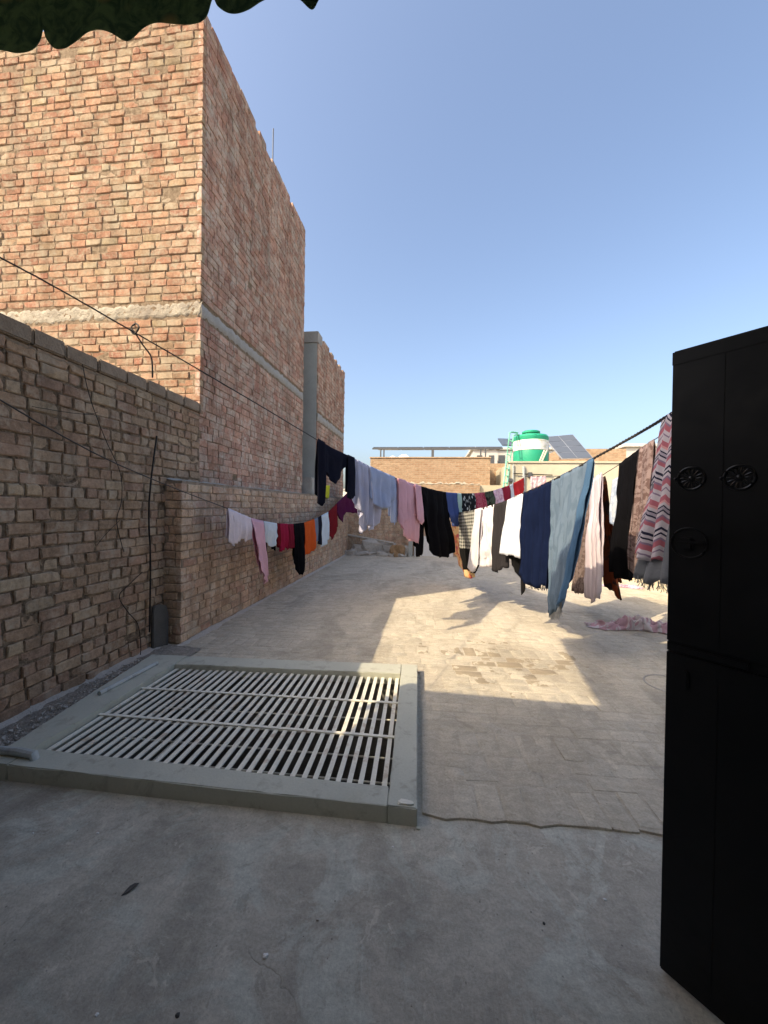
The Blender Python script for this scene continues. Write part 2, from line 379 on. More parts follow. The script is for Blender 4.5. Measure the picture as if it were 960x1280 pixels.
def face_bricks(origin, u, n, width, z0, z1, mat, style, course=.0905, gap=.012, proud=.004, skip=None, jit=1.0, wav=.004, ragged=False):
    """u along the face, n outward; returns specs.  style 'english','stretch','mixed'"""
    origin = Vector(origin); u = Vector(u).normalized(); n = Vector(n).normalized()
    rot = Matrix((u, -n, Vector((0, 0, 1)))).transposed()
    if rot.determinant() < 0: rot = Matrix((-u, -n, Vector((0, 0, 1)))).transposed()
    out = []; rows = int(round((z1-z0)/course)); course = (z1-z0)/rows
    sharp = 'sharp' if jit < .8 else ''
    for j in range(rows):
        z = z0+course*(j+.5); x = -random.uniform(0, .2)
        if style == 'english': hdr = (j % 2 == 1)
        dz = random.uniform(-.003, .003)*jit
        while x < width:
            if style == 'english': head = hdr if random.random() > .07 else not hdr
            elif style == 'stretch': head = random.random() < .10
            else: head = random.random() < (.52 if j % 2 else .2)
            L = .108 if head else .226
            L0 = L; L *= random.uniform(.96-.13*(jit > .9), 1.05)
            a, b = max(x, 0), min(x+L, width)
            w_ = b-a
            if w_ > .045:
                kind = ('header' if head else 'stretcher')+('sharp' if sharp else ('brick' if head else ''))
                k = random.randrange(len(VAR[kind])); c = (a+b)/2
                if not (skip and skip(c, z)) and random.random() > .004*jit and not (ragged and j == rows-1 and random.random() < .16):
                    p = origin+u*c+Vector((0, 0, z+dz+wav*math.sin(c*1.7+j*.35)+random.uniform(-.004, .004)*jit-origin.z))+n*(proud+random.gauss(0, .0035)*jit)
                    sx = w_/VAR[kind][k][2]; fl = random.choice((1, -1))
                    mt = Matrix.Translation(p) @ (rot.to_4x4() @ Matrix.Rotation(random.gauss(0, .006)*jit, 4, 'Y') @ Matrix.Rotation(random.gauss(0, .015)*jit, 4, 'Z') @ Matrix.Rotation(random.gauss(0, .03)*jit, 4, 'X') @ Matrix.Diagonal((sx, 1, random.uniform(.99, 1.07)*course/.0835, 1)))
                    out.append((kind, k, mt, mat, (w_, .075)))
            x += L+gap*random.choice((random.uniform(.6, 1.2), random.uniform(.8, 1.9)))
    return out
def rough_strip(name, origin, u, n, w, h, res, amp, mat, parent, edge=.02, depth=.05, seed=1):
    """an uneven cement strip on a wall face, with ragged edges and real thickness"""
    r = random.Random(seed); origin = Vector(origin); u = Vector(u).normalized(); n = Vector(n).normalized()
    nx = max(2, int(w/res)); ny = max(2, int(h/res)); v = []; f = []
    e0 = [r.uniform(-edge, edge) for _ in range(nx+1)]; e1 = [r.uniform(-edge, edge) for _ in range(nx+1)]
    for j in range(ny+1):
        for i in range(nx+1):
            t = j/ny; z = h*t+(1-t)*e0[i]+t*e1[i]
            d = r.uniform(-amp, amp); d = d-depth if j in (0, ny) else d
            v.append(origin+u*(w*i/nx)+Vector((0, 0, z))+n*d)
    for j in range(ny):
        for i in range(nx):
            a = j*(nx+1)+i; f.append((a, a+1, a+nx+2, a+nx+1))
    return link(name, pymesh(name, v, f), mat, parent, True)

# ================================================================== SETTING
XA, XB, XT, X2 = -2.80, -2.60, -2.80, -2.68         # wall planes
YB0, YT0, YT1, Y20, Y21, YF = 3.72, 4.34, 8.05, 8.70, 11.40, 11.85
XR = 4.3
HC = .085
FR, FL, BL, BR = [tuple(gnd(a, b, HC).xy) for a, b in ((521, 1011), (-22, 953), (190, 818), (522, 831))]     # grate curb, outer corners
def lerp2(a, b, t): return (a[0]+(b[0]-a[0])*t, a[1]+(b[1]-a[1])*t)
def inset(q, d):
    n = len(q); out = []
    for i in range(n):
        p0, p1, p2 = Vector(q[i-1]), Vector(q[i]), Vector(q[(i+1) % n])
        e1 = (p1-p0).normalized(); e2 = (p2-p1).normalized(); n1 = Vector((-e1.y, e1.x)); n2 = Vector((-e2.y, e2.x))
        b = (n1+n2); b /= b.dot(n1); out.append(tuple(p1+b*d))
    return out
OUT = [FR, BR, BL, FL]; INN = [tuple(gnd(a, b, HC).xy) for a, b in ((487, 983), (501, 842), (218, 830), (43, 935))]
g = pymesh('terrain', [(-1500, -1500, -4.2), (1500, -1500, -4.2), (1500, 3000, -4.2), (-1500, 3000, -4.2)], [(0, 1, 2, 3)])
link('terrain', g, M['terrain'])['kind'] = 'structure'
# rooftop floor with the light-well opening
hole = [lerp2(a, b, .75) for a, b in zip(OUT, INN)]
v = [(-2.85, -1.6, 0), (XR+.1, -1.6, 0), (XR+.1, YF+.1, 0), (-2.85, YF+.1, 0)]+[(x, y, 0) for x, y in (hole[0], hole[1], hole[2], hole[3])]
f = [(0, 1, 4, 7), (1, 2, 5, 4), (2, 3, 6, 5), (3, 0, 7, 6)]
fl = link('roof_floor', pymesh('roof_floor', v, f), M['floor']); fl['kind'] = 'structure'
# shaft below (part of the floor's opening)
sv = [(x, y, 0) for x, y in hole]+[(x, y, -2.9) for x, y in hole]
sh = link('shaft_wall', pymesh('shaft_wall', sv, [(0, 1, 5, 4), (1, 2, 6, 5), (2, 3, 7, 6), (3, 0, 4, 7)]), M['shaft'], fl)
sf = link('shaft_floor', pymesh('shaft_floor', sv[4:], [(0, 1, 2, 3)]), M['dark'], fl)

# brick paving
PA_, PB_ = gnd(528, 1021), gnd(825, 1044); ang = math.atan2(PB_.y-PA_.y, PB_.x-PA_.x); pu = Vector((math.cos(ang), math.sin(ang), 0)); pv = Vector((-math.sin(ang), math.cos(ang), 0))
P0 = Vector((PA_.x, PA_.y, 0))
def inside(poly, x, y, m=0):
    for i in range(len(poly)):
        a = Vector(poly[i]); b = Vector(poly[(i+1) % len(poly)]); e = (b-a).normalized(); nn = Vector((-e.y, e.x))
        if (Vector((x, y))-a).dot(nn) < m: return False
    return True
def bedz(): return .007
_r = random.Random(15)
bedpts1 = [P0+pu*(k*.11)+pv*_r.uniform(-.016, .014) for k in range(41)]+[ Vector((XR+.05, 3.40, 0)), Vector((BR[0]+.035, 3.40, 0))]
pb = MB()
pb.prism([(p.x, p.y) for p in bedpts1], -.02, .0118)
ed = P0+pv*1.62
pb.prism([(-2.84, BL[1]+.02), (BR[0]+.02, BR[1]+.02), (BR[0]+.03, 3.36), (XR+.05, 3.36), (XR+.05, YF+.05), (-2.84, YF+.05)], -.02, .0122)
pav = pb.build('brick_paving', M['bed']); pav['kind'] = 'structure'
def paver_variant(L, W, H, seed):
    r = random.Random(seed); c = .006; v = []
    def ring(l, w_, z, j): return [(sx*l/2+r.uniform(-j, j), sy*w_/2+r.uniform(-j, j), z+r.uniform(-.0012, .0012)) for sx, sy in ((-1,-1),(0,-1),(1,-1),(1,0),(1,1),(0,1),(-1,1),(-1,0))]
    v = ring(L-2*c, W-2*c, 0, .004)+ring(L, W, -.0032, .004)+ring(L, W, -H, .002)
    f = [(0, 1, 2, 3, 4, 5, 6, 7)]
    for k in range(8):
        k2 = (k+1) % 8; f.append((k2, k, 8+k, 8+k2)); f.append((8+k2, 8+k, 16+k, 16+k2))
    return np.array(v), f, L
VAR['paver'] = [paver_variant(.226, .112, .02, 300+k) for k in range(12)]
ps = []
def add_paver(c, turn, sx=1.0, sy=1.0):
    x, y = c.x, c.y
    if x < -2.72 or x > XR or y > YF-.05: return
    if inside(OUT[::1], x, y, -.13): return
    if y < 3.45 and x < P0.x+.05: return
    if random.random() < .02: return
    if (Vector((x, y, 0))-P0).dot(pv) < .3: x += random.uniform(-.004, .004); y += random.gauss(0, .010)
    mt = Matrix.Translation((x, y, .0138+random.gauss(0, .0011))) @ Matrix.Rotation(ang+turn+random.gauss(0, .012), 4, 'Z') @ Matrix.Rotation(random.gauss(0, .006), 4, 'X') @ Matrix.Rotation(random.gauss(0, .006), 4, 'Y') @ Matrix.Diagonal((sx, sy, 1, 1))
    ps.append(('paver', random.randrange(12), mt, M['paver'], (.22, .11)))
row = 0; vpos = .0
while vpos < 10.4:
    soldier = row in (0, 3) or (row > 4 and row % 7 == 0)
    h = .236 if soldier else .122
    step = .122 if soldier else .238
    x = -3.2+random.uniform(0, .2)
    while x < 5.2:
        c = P0+pu*(x+step/2)+pv*(vpos+h/2)
        if not soldier and random.random() < .10 and row % 2:   # a pair turned
            add_paver(c, 0, .49); add_paver(c+pu*.115, 0, .49); x += step*.98; continue
        add_paver(c, math.pi/2 if soldier else 0); x += step*random.uniform(.985, 1.02)
    vpos += h; row += 1
def lay_flat(specs, parent):
    sc = []
    for kind, k, mt, mat, (bw, bh) in specs:
        q = [proj(mt @ Vector((sx*bw/2, sy*bh/2, 0))) for sx, sy in ((-1,-1),(1,-1),(1,1),(-1,1))]
        if any(a is None for a in q): sc.append(0); continue
        ar = abs(sum(q[j][0]*q[(j+1)%4][1]-q[(j+1)%4][0]*q[j][1] for j in range(4)))/2
        cx = sum(a[0] for a in q)/4; cy = sum(a[1] for a in q)/4
        sc.append(ar if (0 <= cx <= 826 and 0 <= cy <= 1280) else 0)
    order = np.argsort(-np.array(sc)); top = set(int(i) for i in order[:300] if sc[i] > 0)
    V = []; F = []; A = []; off = 0
    for i, (kind, k, mt, mat, sz) in enumerate(specs):
        if i in top:
            o = bpy.data.objects.new('paving_brick', brick_me(kind, k, mat)); col.objects.link(o); o.parent = parent; o.matrix_local = mt
        else:
            v, f, L = VAR[kind][k]; m = np.array(mt); V.append(v @ m[:3, :3].T + m[:3, 3]); F += [tuple(a+off for a in q) for q in f]; off += len(v); A += [random.random()]*len(v)
    me = pymesh('paving_field', np.concatenate(V), F); me.materials.append(M['paver'])
    at = me.attributes.new('rnd', 'FLOAT', 'POINT'); at.data.foreach_set('value', A)
    o = link('paving_field', me, None, parent); o['kind'] = 'stuff'
lay_flat(ps, pav)

# ================================================================== WALLS AND BUILDINGS ON THE LEFT
# --- old boundary wall (A)
wa = tag(empty('brick_wall', (0, 0, 0)), 'old dark brick wall with crumbling joints and flat coping beside the grate', 'wall')
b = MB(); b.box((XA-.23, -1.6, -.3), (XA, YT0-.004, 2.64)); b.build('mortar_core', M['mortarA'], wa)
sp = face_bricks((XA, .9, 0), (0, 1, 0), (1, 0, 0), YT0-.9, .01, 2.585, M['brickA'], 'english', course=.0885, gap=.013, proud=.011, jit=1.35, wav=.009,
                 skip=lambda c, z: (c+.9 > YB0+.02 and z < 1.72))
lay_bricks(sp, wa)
y = .3; r_ = random.Random(3)
while y < YT0-.03:
    L = min(r_.uniform(.21, .30), YT0-.006-y)
    o = MB().box((XA-.25, y+.004, 2.585+r_.uniform(0, .004)), (XA+.028+r_.uniform(-.006, .008), y+L-.004, 2.70+r_.uniform(-.008, .008)), .010).build('coping_block', M['cement_cap'], wa); autosmooth(o)
    y += L
rough_strip('coping_mortar', (XA, .3, 2.535), (0, 1, 0), (1, 0, 0), YT0-.32, .055, .03, .005, M['cement_cap'], wa, .012, .03, 5).location = (.019, 0, 0)

# --- lower thick wall (B), standing proud with a ledge on top
wb = tag(empty('brick_wall', (0, 0, 0)), 'low brown brick wall standing proud with a ledge, behind the washing on its left wire', 'wall')
b = MB(); b.box((XA-.2, YB0+.02, -.3), (XB, YF, 1.74)); b.build('mortar_core', M['mortarB'], wb)
sp = face_bricks((XB, YB0, 0), (0, 1, 0), (1, 0, 0), YF-YB0, .03, 1.71, M['brickB'], 'mixed', gap=.011, proud=.011, jit=.8)
sp += face_bricks((XB-.005, YB0+.02, 0), (-1, 0, 0), (0, -1, 0), .20, .03, 1.71, M['brickB'], 'mixed', gap=.012, proud=.010)
lay_bricks(sp, wb)
o = rough_strip('ledge_cement', (XB+.004, YB0+.04, 1.70), (0, 1, 0), (1, 0, 0), YF-YB0-.05, .055, .05, .008, M['cement_grey'], wb, .02, .2, 8)
r_ = random.Random(12)
for bi, (yy, L, hh, an) in enumerate(((4.72, .23, .075, .05), (4.42, .11, .07, .3), (6.9, .22, .07, -.1), (7.6, .12, .08, .2), (8.1, .2, .07, .05))):
    mt = Matrix.Translation((XB-.10, yy, 1.755)) @ Matrix.Rotation(an+math.pi/2, 4, 'Z')
    o = MB().box((-L/2, -.055, 0), (L/2, .055, hh), .008, mt).build('loose_brick', M['brickB']); autosmooth(o)
    tag(o, ('whole loose brick on the ledge just past the tall building corner', 'half brick on the ledge where the old wall meets the tall building', 'whole brick on the ledge midway along the tall building', 'half brick on the ledge between two whole bricks', 'whole brick on the ledge beside the cement stub')[bi], 'brick', 'loose bricks on the ledge')

# --- tall building
HT = 7.40
tb = tag(empty('brick_building', (0, 0, 0)), 'tall bare brick building with a sunlit front and a cement band', 'building')
b = MB(); b.box((-9.0, YT0, -4.2), (XT-.004, YT1, HT-.075)); b.build('mortar_core', M['mortarT'], tb)
ZB0, ZB1 = 3.73, 3.95
sp = face_bricks((-6.1, YT0, 0), (1, 0, 0), (0, -1, 0), 6.1+XT+.012, 2.55, ZB0, M['brickT'], 'stretch', gap=.008, proud=.0075, jit=.95, wav=.003)
sp += face_bricks((-6.1, YT0, 0), (1, 0, 0), (0, -1, 0), 6.1+XT+.012, ZB1, HT, M['brickT'], 'stretch', gap=.008, proud=.0075, jit=.95, wav=.003, ragged=True)
sp += face_bricks((XT, YT0-.006, 0), (0, 1, 0), (1, 0, 0), YT1-YT0, 1.74, ZB0, M['brickT2'], 'mixed', gap=.010, proud=.006, jit=.75)
sp += face_bricks((XT, YT0-.006, 0), (0, 1, 0), (1, 0, 0), YT1-YT0, ZB1, HT, M['brickT2'], 'mixed', gap=.010, proud=.006, jit=.75, ragged=True)
lay_bricks(sp, tb)
rough_strip('cement_band', (-6.1, YT0-.006, ZB0), (1, 0, 0), (0, -1, 0), 6.1+XT+.018, ZB1-ZB0, .035, .010, M['cement'], tb, .022, .04, 21)
rough_strip('cement_band', (XT+.006, YT0-.015, ZB0), (0, 1, 0), (1, 0, 0), YT1-YT0, ZB1-ZB0, .05, .008, M['cement_grey'], tb, .02, .04, 22)
a0 = atx(341, 192, XT-.25); 
o = MB().tube([(a0.x, a0.y, HT-.05), (a0.x, a0.y, HT+.5), (a0.x+.005, a0.y, HT+1.08)], .010, 6).build('iron_rod', M['steel'])
tag(o, 'thin iron rod standing on the parapet of the tall brick building', 'rod')

# --- second block behind it
H2 = 5.52
t2 = tag(empty('brick_building', (0, 0, 0)), 'lower brick block with a pale rendered front behind the tall building', 'building')
MB().box((-9, Y20, -4.2), (X2-.004, Y21, H2-.075)).build('mortar_core', M['mortarT'], t2)
MB().box((-6, Y20-.03, 1.74), (X2-.02, Y20-.002, H2-.26), .006).build('render_panel', M['cement_pale'], t2)
MB().box((-6, Y20-.05, H2-.258), (X2+.012, Y20+.3, H2), .008).build('concrete_beam', M['cement_grey'], t2)
sp = face_bricks((X2, Y20-.02, 0), (0, 1, 0), (1, 0, 0), Y21-Y20+.02, 1.74, 3.45, M['brickT2'], 'mixed', gap=.010, proud=.008)
sp += face_bricks((X2, Y20-.02, 0), (0, 1, 0), (1, 0, 0), Y21-Y20+.02, 3.70, H2, M['brickT2'], 'mixed', gap=.010, proud=.008, ragged=True)
lay_bricks(sp, t2, keep=300)
rough_strip('cement_band', (X2+.008, Y20-.02, 3.45), (0, 1, 0), (1, 0, 0), Y21-Y20, .25, .06, .008, M['cement_grey'], t2, .03, .05, 31)
MB().box((X2-.30, Y20-.45, 1.745), (X2+.03, Y20-.06, 2.13), .02).build('cement_stub', M['cement_grey'], t2)

# --- far parapet
fw = tag(empty('brick_wall', (0, 0, 0)), 'brick parapet wall closing the far end of the roof behind the rubble', 'wall')
MB().box((XA, YF, -.3), (XR+.2, YF+.22, 1.42)).build('mortar_core', M['mortarB'], fw)
lay_bricks(face_bricks((XB, YF, 0), (1, 0, 0), (0, -1, 0), XR-XB, .03, 1.40, M['brickB'], 'mixed', gap=.011, proud=.008, jit=.7), fw, keep=300)
MB().box((XA, YF-.03, 1.421), (XR+.2, YF+.25, 1.475), .012).build('coping', M['cement_grey'], fw)
# right parapet
rp = tag(empty('parapet_wall', (0, 0, 0)), 'low pale plastered parapet along the right side behind the hanging shawls', 'wall')
MB().box((XR, .4, -.3), (XR+.22, YF-.04, 1.15)).build('wall', M['paleplaster'], rp)
MB().box((XR-.03, .4, 1.152), (XR+.25, YF-.04, 1.21), .012).build('coping', M['cement_grey'], rp)

# --- mortar fillet and debris at the wall foot
def fillet(name, x, y0, y1, wd, ht, seed):
    r = random.Random(seed); n = int((y1-y0)/.05); v = []; f = []; W = 0
    for i in range(n+1):
        y = y0+(y1-y0)*i/n; W = .7*W+.3*r.uniform(-1, 1)
        ww = wd*(1+.5*W); hh = ht*(1+.5*W+r.uniform(-.15, .15))
        v += [(x-.01, y, hh), (x+ww*.4, y, hh*.5+r.uniform(-.004, .004)), (x+ww, y, -.003)]
    for i in range(n):
        for k in range(2): a = i*3+k; f.append((a, a+1, a+4, a+3))
    return pymesh(name, v, f)
o = link('wall_foot_mortar', fillet('wall_foot_mortar', XA, .8, YB0, .20, .05, 2), M['fillet'], wa, True)
o = link('wall_foot_mortar', fillet('wall_foot_mortar', XB, YB0-.05, YF, .11, .035, 4), M['fillet'], wb, True)

# ================================================================== LIGHT-WELL GRATE
gr = tag(empty('floor_grate', (-1.2, 2.6, 0)), 'steel bar grate in a pale raised curb over a light well in the floor', 'grate')
def gpart(o): o.matrix_parent_inverse = gr.matrix_world.inverted(); return o
gr_inv = Matrix.Translation((1.2, -2.6, 0))
def gbuild(mb, name, mat):
    o = mb.build(name, mat, gr); o.matrix_parent_inverse = gr_inv; return o
for i in range(4):
    a, b_, c, d = OUT[i], OUT[(i+1) % 4], INN[(i+1) % 4], INN[i]
    def xs(p, q_, r_, s_):
        p, q_, r_, s_ = Vector(p), Vector(q_), Vector(r_), Vector(s_); e = q_-p; g_ = s_-r_
        t_ = ((r_-p).x*g_.y-(r_-p).y*g_.x)/(e.x*g_.y-e.y*g_.x); return tuple(p+e*t_)
    if i in (0, 2):
        q = [a, b_, xs(d, c, b_, OUT[(i+2) % 4]), xs(d, c, a, OUT[i-1])]; hz = HC+.0015
    else:
        q = [xs(a, b_, INN[i-1], INN[i]), xs(a, b_, INN[(i+1) % 4], INN[(i+2) % 4]), c, d]; hz = HC
        q = [lerp2(q[0], q[1], .0012), lerp2(q[1], q[0], .0012), lerp2(c, d, .0012), lerp2(d, c, .0012)]
    m = MB(); bm = m.bm
    m.prism(q, -.01, hz, .004)
    bmesh.ops.subdivide_edges(bm, edges=[e for e in bm.edges if e.calc_length() > .6], cuts=24, use_grid_fill=True)
    r = random.Random(40+i)
    for vv in bm.verts:
        vv.co += Vector((r.uniform(-.0022, .0022), r.uniform(-.0022, .0022), r.uniform(-.002, .002) if vv.co.z > .01 else 0))
    o = gbuild(m, 'curb', M['curb']); autosmooth(o)
# chipped corner lump
m = MB(); r = random.Random(9); ring = []
for k in range(9):
    a = k/9*6.283; rr = r.uniform(.6, 1.1); ring.append((FR[0]-.055+.05*rr*math.cos(a), FR[1]+.026+.020*rr*math.sin(a)))
m.prism(ring, HC-.01, HC+.010, .004)
for vv in m.bm.verts: vv.co += Vector((r.uniform(-.004, .004), r.uniform(-.004, .004), r.uniform(-.003, .003)))
gbuild(m, 'chipped_corner', M['bar'])
# bars front to back
IF0, IF1 = INN[3], INN[0]; IB0, IB1 = INN[2], INN[1]
NB = 33
for k in range(NB):
    t = (k+.5)/NB
    p, q = Vector(lerp2(IF0, IF1, t)), Vector(lerp2(IB0, IB1, t)); e = (q-p).normalized(); n = Vector((e.y, -e.x))*.0135
    e *= .01; p -= e; q += e; p += Vector((random.gauss(0, .0015), 0)); q += Vector((random.gauss(0, .0015), 0))
    z = .045+random.gauss(0, .001)
    gbuild(MB().prism([tuple(p-n), tuple(p+n), tuple(q+n), tuple(q-n)][::-1], z-.008, z), 'bar', M['bar'])
for t in (.36, .68):
    p, q = Vector(lerp2(IF0, IB0, t)), Vector(lerp2(IF1, IB1, t)); e = (q-p).normalized(); n = Vector((-e.y, e.x))*.011
    gbuild(MB().prism([tuple(p-n), tuple(q-n), tuple(q+n), tuple(p+n)], .0475, .0535), 'cross_bar', M['bar'])
# a lower guard of thin rods in the shaft
for t in (.15, .33, .51, .69, .87):
    p, q = lerp2(IF0, IB0, t), lerp2(IF1, IB1, t)
    gbuild(MB().tube([(p[0]-.03, p[1], -.22), (q[0]+.03, q[1], -.22)], .006, 6), 'lower_rod', M['bar'])
for t in (.2, .42, .64, .86):
    p, q = lerp2(IF0, IF1, t), lerp2(IB0, IB1, t)
    gbuild(MB().tube([(p[0], p[1]-.03, -.235), (q[0], q[1]+.03, -.235)], .009, 6), 'lower_rod', M['bar'])
# pipe along the left curb
pa, pb_ = gnd(124, 867, .10), gnd(196, 829, .10)
o = MB().tube([pa, pb_], .017, 10).build('plastic_pipe', M['pvc']); autosmooth(o)
tag(o, 'pale straight plastic pipe lying along the curb by the old wall', 'pipe')
e0, e1 = gnd(-60, 935, .07), gnd(40, 944, .10)
pts = [e0, e0.lerp(e1, .5)+Vector((0, 0, .012)), e0.lerp(e1, .85)+Vector((0, 0, .014)), e1+Vector((.012, -.0, .004)), e1+Vector((.03, -.008, -.03)), e1+Vector((.032, -.01, -.12))]
o = MB().tube(pts, .022, 10).build('pipe_elbow', M['pvc']); autosmooth(o)
tag(o, 'grey bent pipe elbow dropping into the front corner of the grate', 'pipe')
r = random.Random(77); m = MB()
for k in range(900):     # crumbled mortar between curb and wall
    yy = r.uniform(1.7, 3.25); q_ = lerp2(FL, BL, max(0, min(1, (yy-FL[1])/(BL[1]-FL[1])))); xx = q_[0]-.02-abs(r.gauss(0, .09)); s = r.choice((r.uniform(.003, .009), r.uniform(.005, .02)))
    if xx < -2.72: continue
    zz = .045
    pts = [Vector((r.uniform(-1, 1), r.uniform(-1, 1), r.uniform(-.6, .8))).normalized()*s for _ in range(4)]
    vv = [m.bm.verts.new(Vector((xx, yy, zz+s*.3))+p) for p in pts]
    for q in ((0, 1, 2), (0, 2, 3), (0, 3, 1), (1, 3, 2)): m.bm.faces.new([vv[i] for i in q])
o = m.build('crumbled_mortar', M['fillet']); o['kind'] = 'stuff'; tag(o, 'crumbled grey mortar between the curb and the old wall', 'rubble')
# cement bedding between curb and wall A
v = []; f = []; r = random.Random(6); n = 50
for i in range(n+1):
    y = 1.7+(3.65-1.7)*i/n
    for k, x in enumerate(np.linspace(XA+.01, -2.30, 7)):
        v.append((x, y, .02+.05*abs(math.sin(k*.5))*.4+r.uniform(-.006, .006)))
for i in range(n):
    for k in range(6): a = i*7+k; f.append((a, a+1, a+8, a+7))
link('cement_bedding', pymesh('cement_bedding', v, f), M['bedding'], fl, True)

# ================================================================== CABLES AND PLATE ON THE OLD WALL
def wobble(pts, n=24, amp=.006, seed=1):
    r = random.Random(seed); pts = [Vector(p) for p in pts]; out = []
    for i in range(len(pts)-1):
        p0, p1, p2, p3 = pts[max(i-1, 0)], pts[i], pts[i+1], pts[min(i+2, len(pts)-1)]
        for k in range(n):
            t = k/n; out.append(.5*((2*p1)+(p2-p0)*t+(2*p0-5*p1+4*p2-p3)*t*t+(3*p1-p0-3*p2+p3)*t**3)+Vector([r.uniform(-amp, amp)*.25 for _ in range(3)]))
    return out+[pts[-1]]
def wallcable(px, label, rad=.004, xo=.03, name='cable', seed=1):
    pts = [atx(a, b_, XA+xo) for a, b_ in px]
    o = MB().tube(wobble(pts, 8, .004, seed), rad, 6).build(name, M['cable']); tag(o, label, 'cable'); return o
wallcable([(103, 455), (112, 495), (130, 545), (150, 590), (152, 625), (146, 650), (152, 680), (155, 690)], 'thin black cable hanging loosely down the middle of the old wall', .003)
wallcable([(150, 650), (132, 668), (121, 682)], 'short stray wire curling off the hanging cable on the old wall', .002)
wallcable([(40, 508), (75, 514), (110, 518), (122, 515)], 'thin wire stretched along the old wall between two bricks', .0022)
wallcable([(196, 545), (190, 590), (186, 640), (188, 700), (187, 790)], 'black cable in the recess beside the low wall, thickened to read as shade', .008, .05)  # cable made thicker to stand in for the dark shade of the recess
wallcable([(178, 715), (160, 732), (149, 746), (160, 765), (172, 780), (176, 805), (175, 825)], 'thin black wire looping from the recess down to the floor', .0035)
pl0 = gnd(188, 822); px0 = XA+.03
m = MB(); poly = []
for (a, b_) in ((-.085, 0), (.095, 0), (.10, .34), (.07, .43), (.0, .46), (-.075, .45), (-.085, .40)): poly.append((a, b_))
m.prism(poly, 0, .035, .006)
o = m.build('conduit_cover', M['plate']); o.matrix_world = Matrix.Translation((XA+.03, YB0-.10, .005)) @ Matrix.Rotation(R(78), 4, 'Z') @ Matrix.Rotation(R(90), 4, 'X')
autosmooth(o); tag(o, 'dark grey rounded cover plate at the foot of the recess in the wall', 'plate')

# ================================================================== WASHING LINES
def mkline(pts, plan):          # plan: (x0, slope) with x = x0 + slope*y ; pts in pixels
    x0, s = plan; n = Vector((1, -s, 0)); return [(px, on_plane(px, py, (x0, 0, 0), n)) for px, py in pts]
class Line:
    def __init__(s, pts, plan):
        s.p = mkline(pts, plan); s.xs = [a for a, _ in s.p]
        d = Vector((plan[1], 1, 0)).normalized(); s.d = d; s.n = Vector((d.y, -d.x, 0))
        if s.n.dot(CAM-s.p[len(s.p)//2][1]) < 0: s.n = -s.n
    def at(s, px):
        xs = s.xs
        if px <= xs[0]: i = 0
        elif px >= xs[-1]: i = len(xs)-2
        else: i = max(k for k in range(len(xs)-1) if xs[k] <= px)
        t = (px-xs[i])/(xs[i+1]-xs[i]); return s.p[i][1].lerp(s.p[i+1][1], t)
    def curve(s, extra0=None, extra1=None):
        pts = [p for _, p in s.p]
        if extra0: pts = [Vector(extra0).lerp(pts[0], k/8) for k in range(8)]+pts
        if extra1: pts = pts+[pts[-1].lerp(Vector(extra1), k/8) for k in range(1, 9)]
        return pts
L1 = Line([(0, 500), (60, 535), (140, 577), (220, 611), (285, 636), (313, 648), (330, 652), (345, 654.5), (365, 655.5), (380, 653.5), (395, 648), (410, 640), (420, 630), (435, 615), (443, 604)], (-2.22, 0.0))
L2 = Line([(0, 322), (80, 365), (160, 411), (240, 457), (320, 504), (395, 549), (415, 561), (441, 573), (465, 585), (495, 598), (521, 607), (545, 613.5), (560, 616), (576, 617), (592, 617), (606, 615.5), (616, 613.5), (627, 610), (637, 606.5), (642, 604), (648, 601), (655, 597)], (-2.906, .488))
L3 = Line([(520, 640), (545, 642), (572, 641.5), (596, 637.5), (618, 631.5), (634, 626), (654, 617), (670, 610.5), (691, 600.5), (715, 588), (743, 572.5), (775, 555), (805, 538), (833, 521), (860, 505)], (2.55, -.30))
L4 = Line([(700, 632), (720, 619), (742, 602.5), (756, 592), (765, 586.5), (778, 578), (800, 561.5), (819, 549), (850, 528)], (2.1, 0.0))
def ropeobj(name, pts, rad, mat, label, twist=False):
    pts = wobble(pts, 8, .002, 3)
    m = MB()
    if twist:
        for ph in (0, 2.1, 4.2):
            tw = []; acc = 0
            for i, p in enumerate(pts):
                acc += (p-pts[i-1]).length if i else 0
                a = ph+acc*70; tw.append(p+Vector((math.cos(a)*.4, math.sin(a)*.3, math.sin(a)))*rad*.55)
            m.tube(tw, rad*.62, 5)
    else: m.tube(pts, rad, 6)
    o = m.build(name, mat); autosmooth(o); tag(o, label, 'clothesline'); return o
c1 = L1.curve((-2.22, -1.22, 3.0), (-2.55, YF-.02, 2.0))
ropeobj('clothesline', c1, .0042, M['wire'], 'lower wire along the left walls carrying small garments')
c2 = L2.curve((-3.3, -1.22, 3.02))
ropeobj('clothesline', c2, .0042, M['wire'], 'upper wire from the left carrying the navy top, shirts and black trousers')
q0 = L3.at(833); qd = (q0-L3.at(790))
c3 = L3.curve(L2.at(556)+Vector((0, 0, -.01)), (2.25, .9, 2.62))
o3 = ropeobj('clothesline', c3, .0125, M['rope'], 'thick dark rope on the right carrying the blue and navy scarves', True)
c4 = L4.curve((2.1, 9.2, 1.25), (2.1, .6, 2.75))
ropeobj('clothesline', c4, .0042, M['wire'], 'thin line behind the blue scarf carrying the black and brown shawls')
# loose knot on the upper wire
k0 = L2.at(167); kp = [k0+Vector(d) for d in ((-.03, 0, .02), (.01, -.01, -.015), (.03, 0, .03), (0, .012, .06), (-.02, 0, .03), (.01, 0, -.01), (.05, .02, -.08), (.09, .03, -.14), (.10, .03, -.22), (.10, .03, -.27))]
o = MB().tube(wobble(kp, 6, .002, 4), .005, 6).build('wire_knot', M['cable']); tag(o, 'black knot with a dangling tail tied on the upper wire', 'wire')
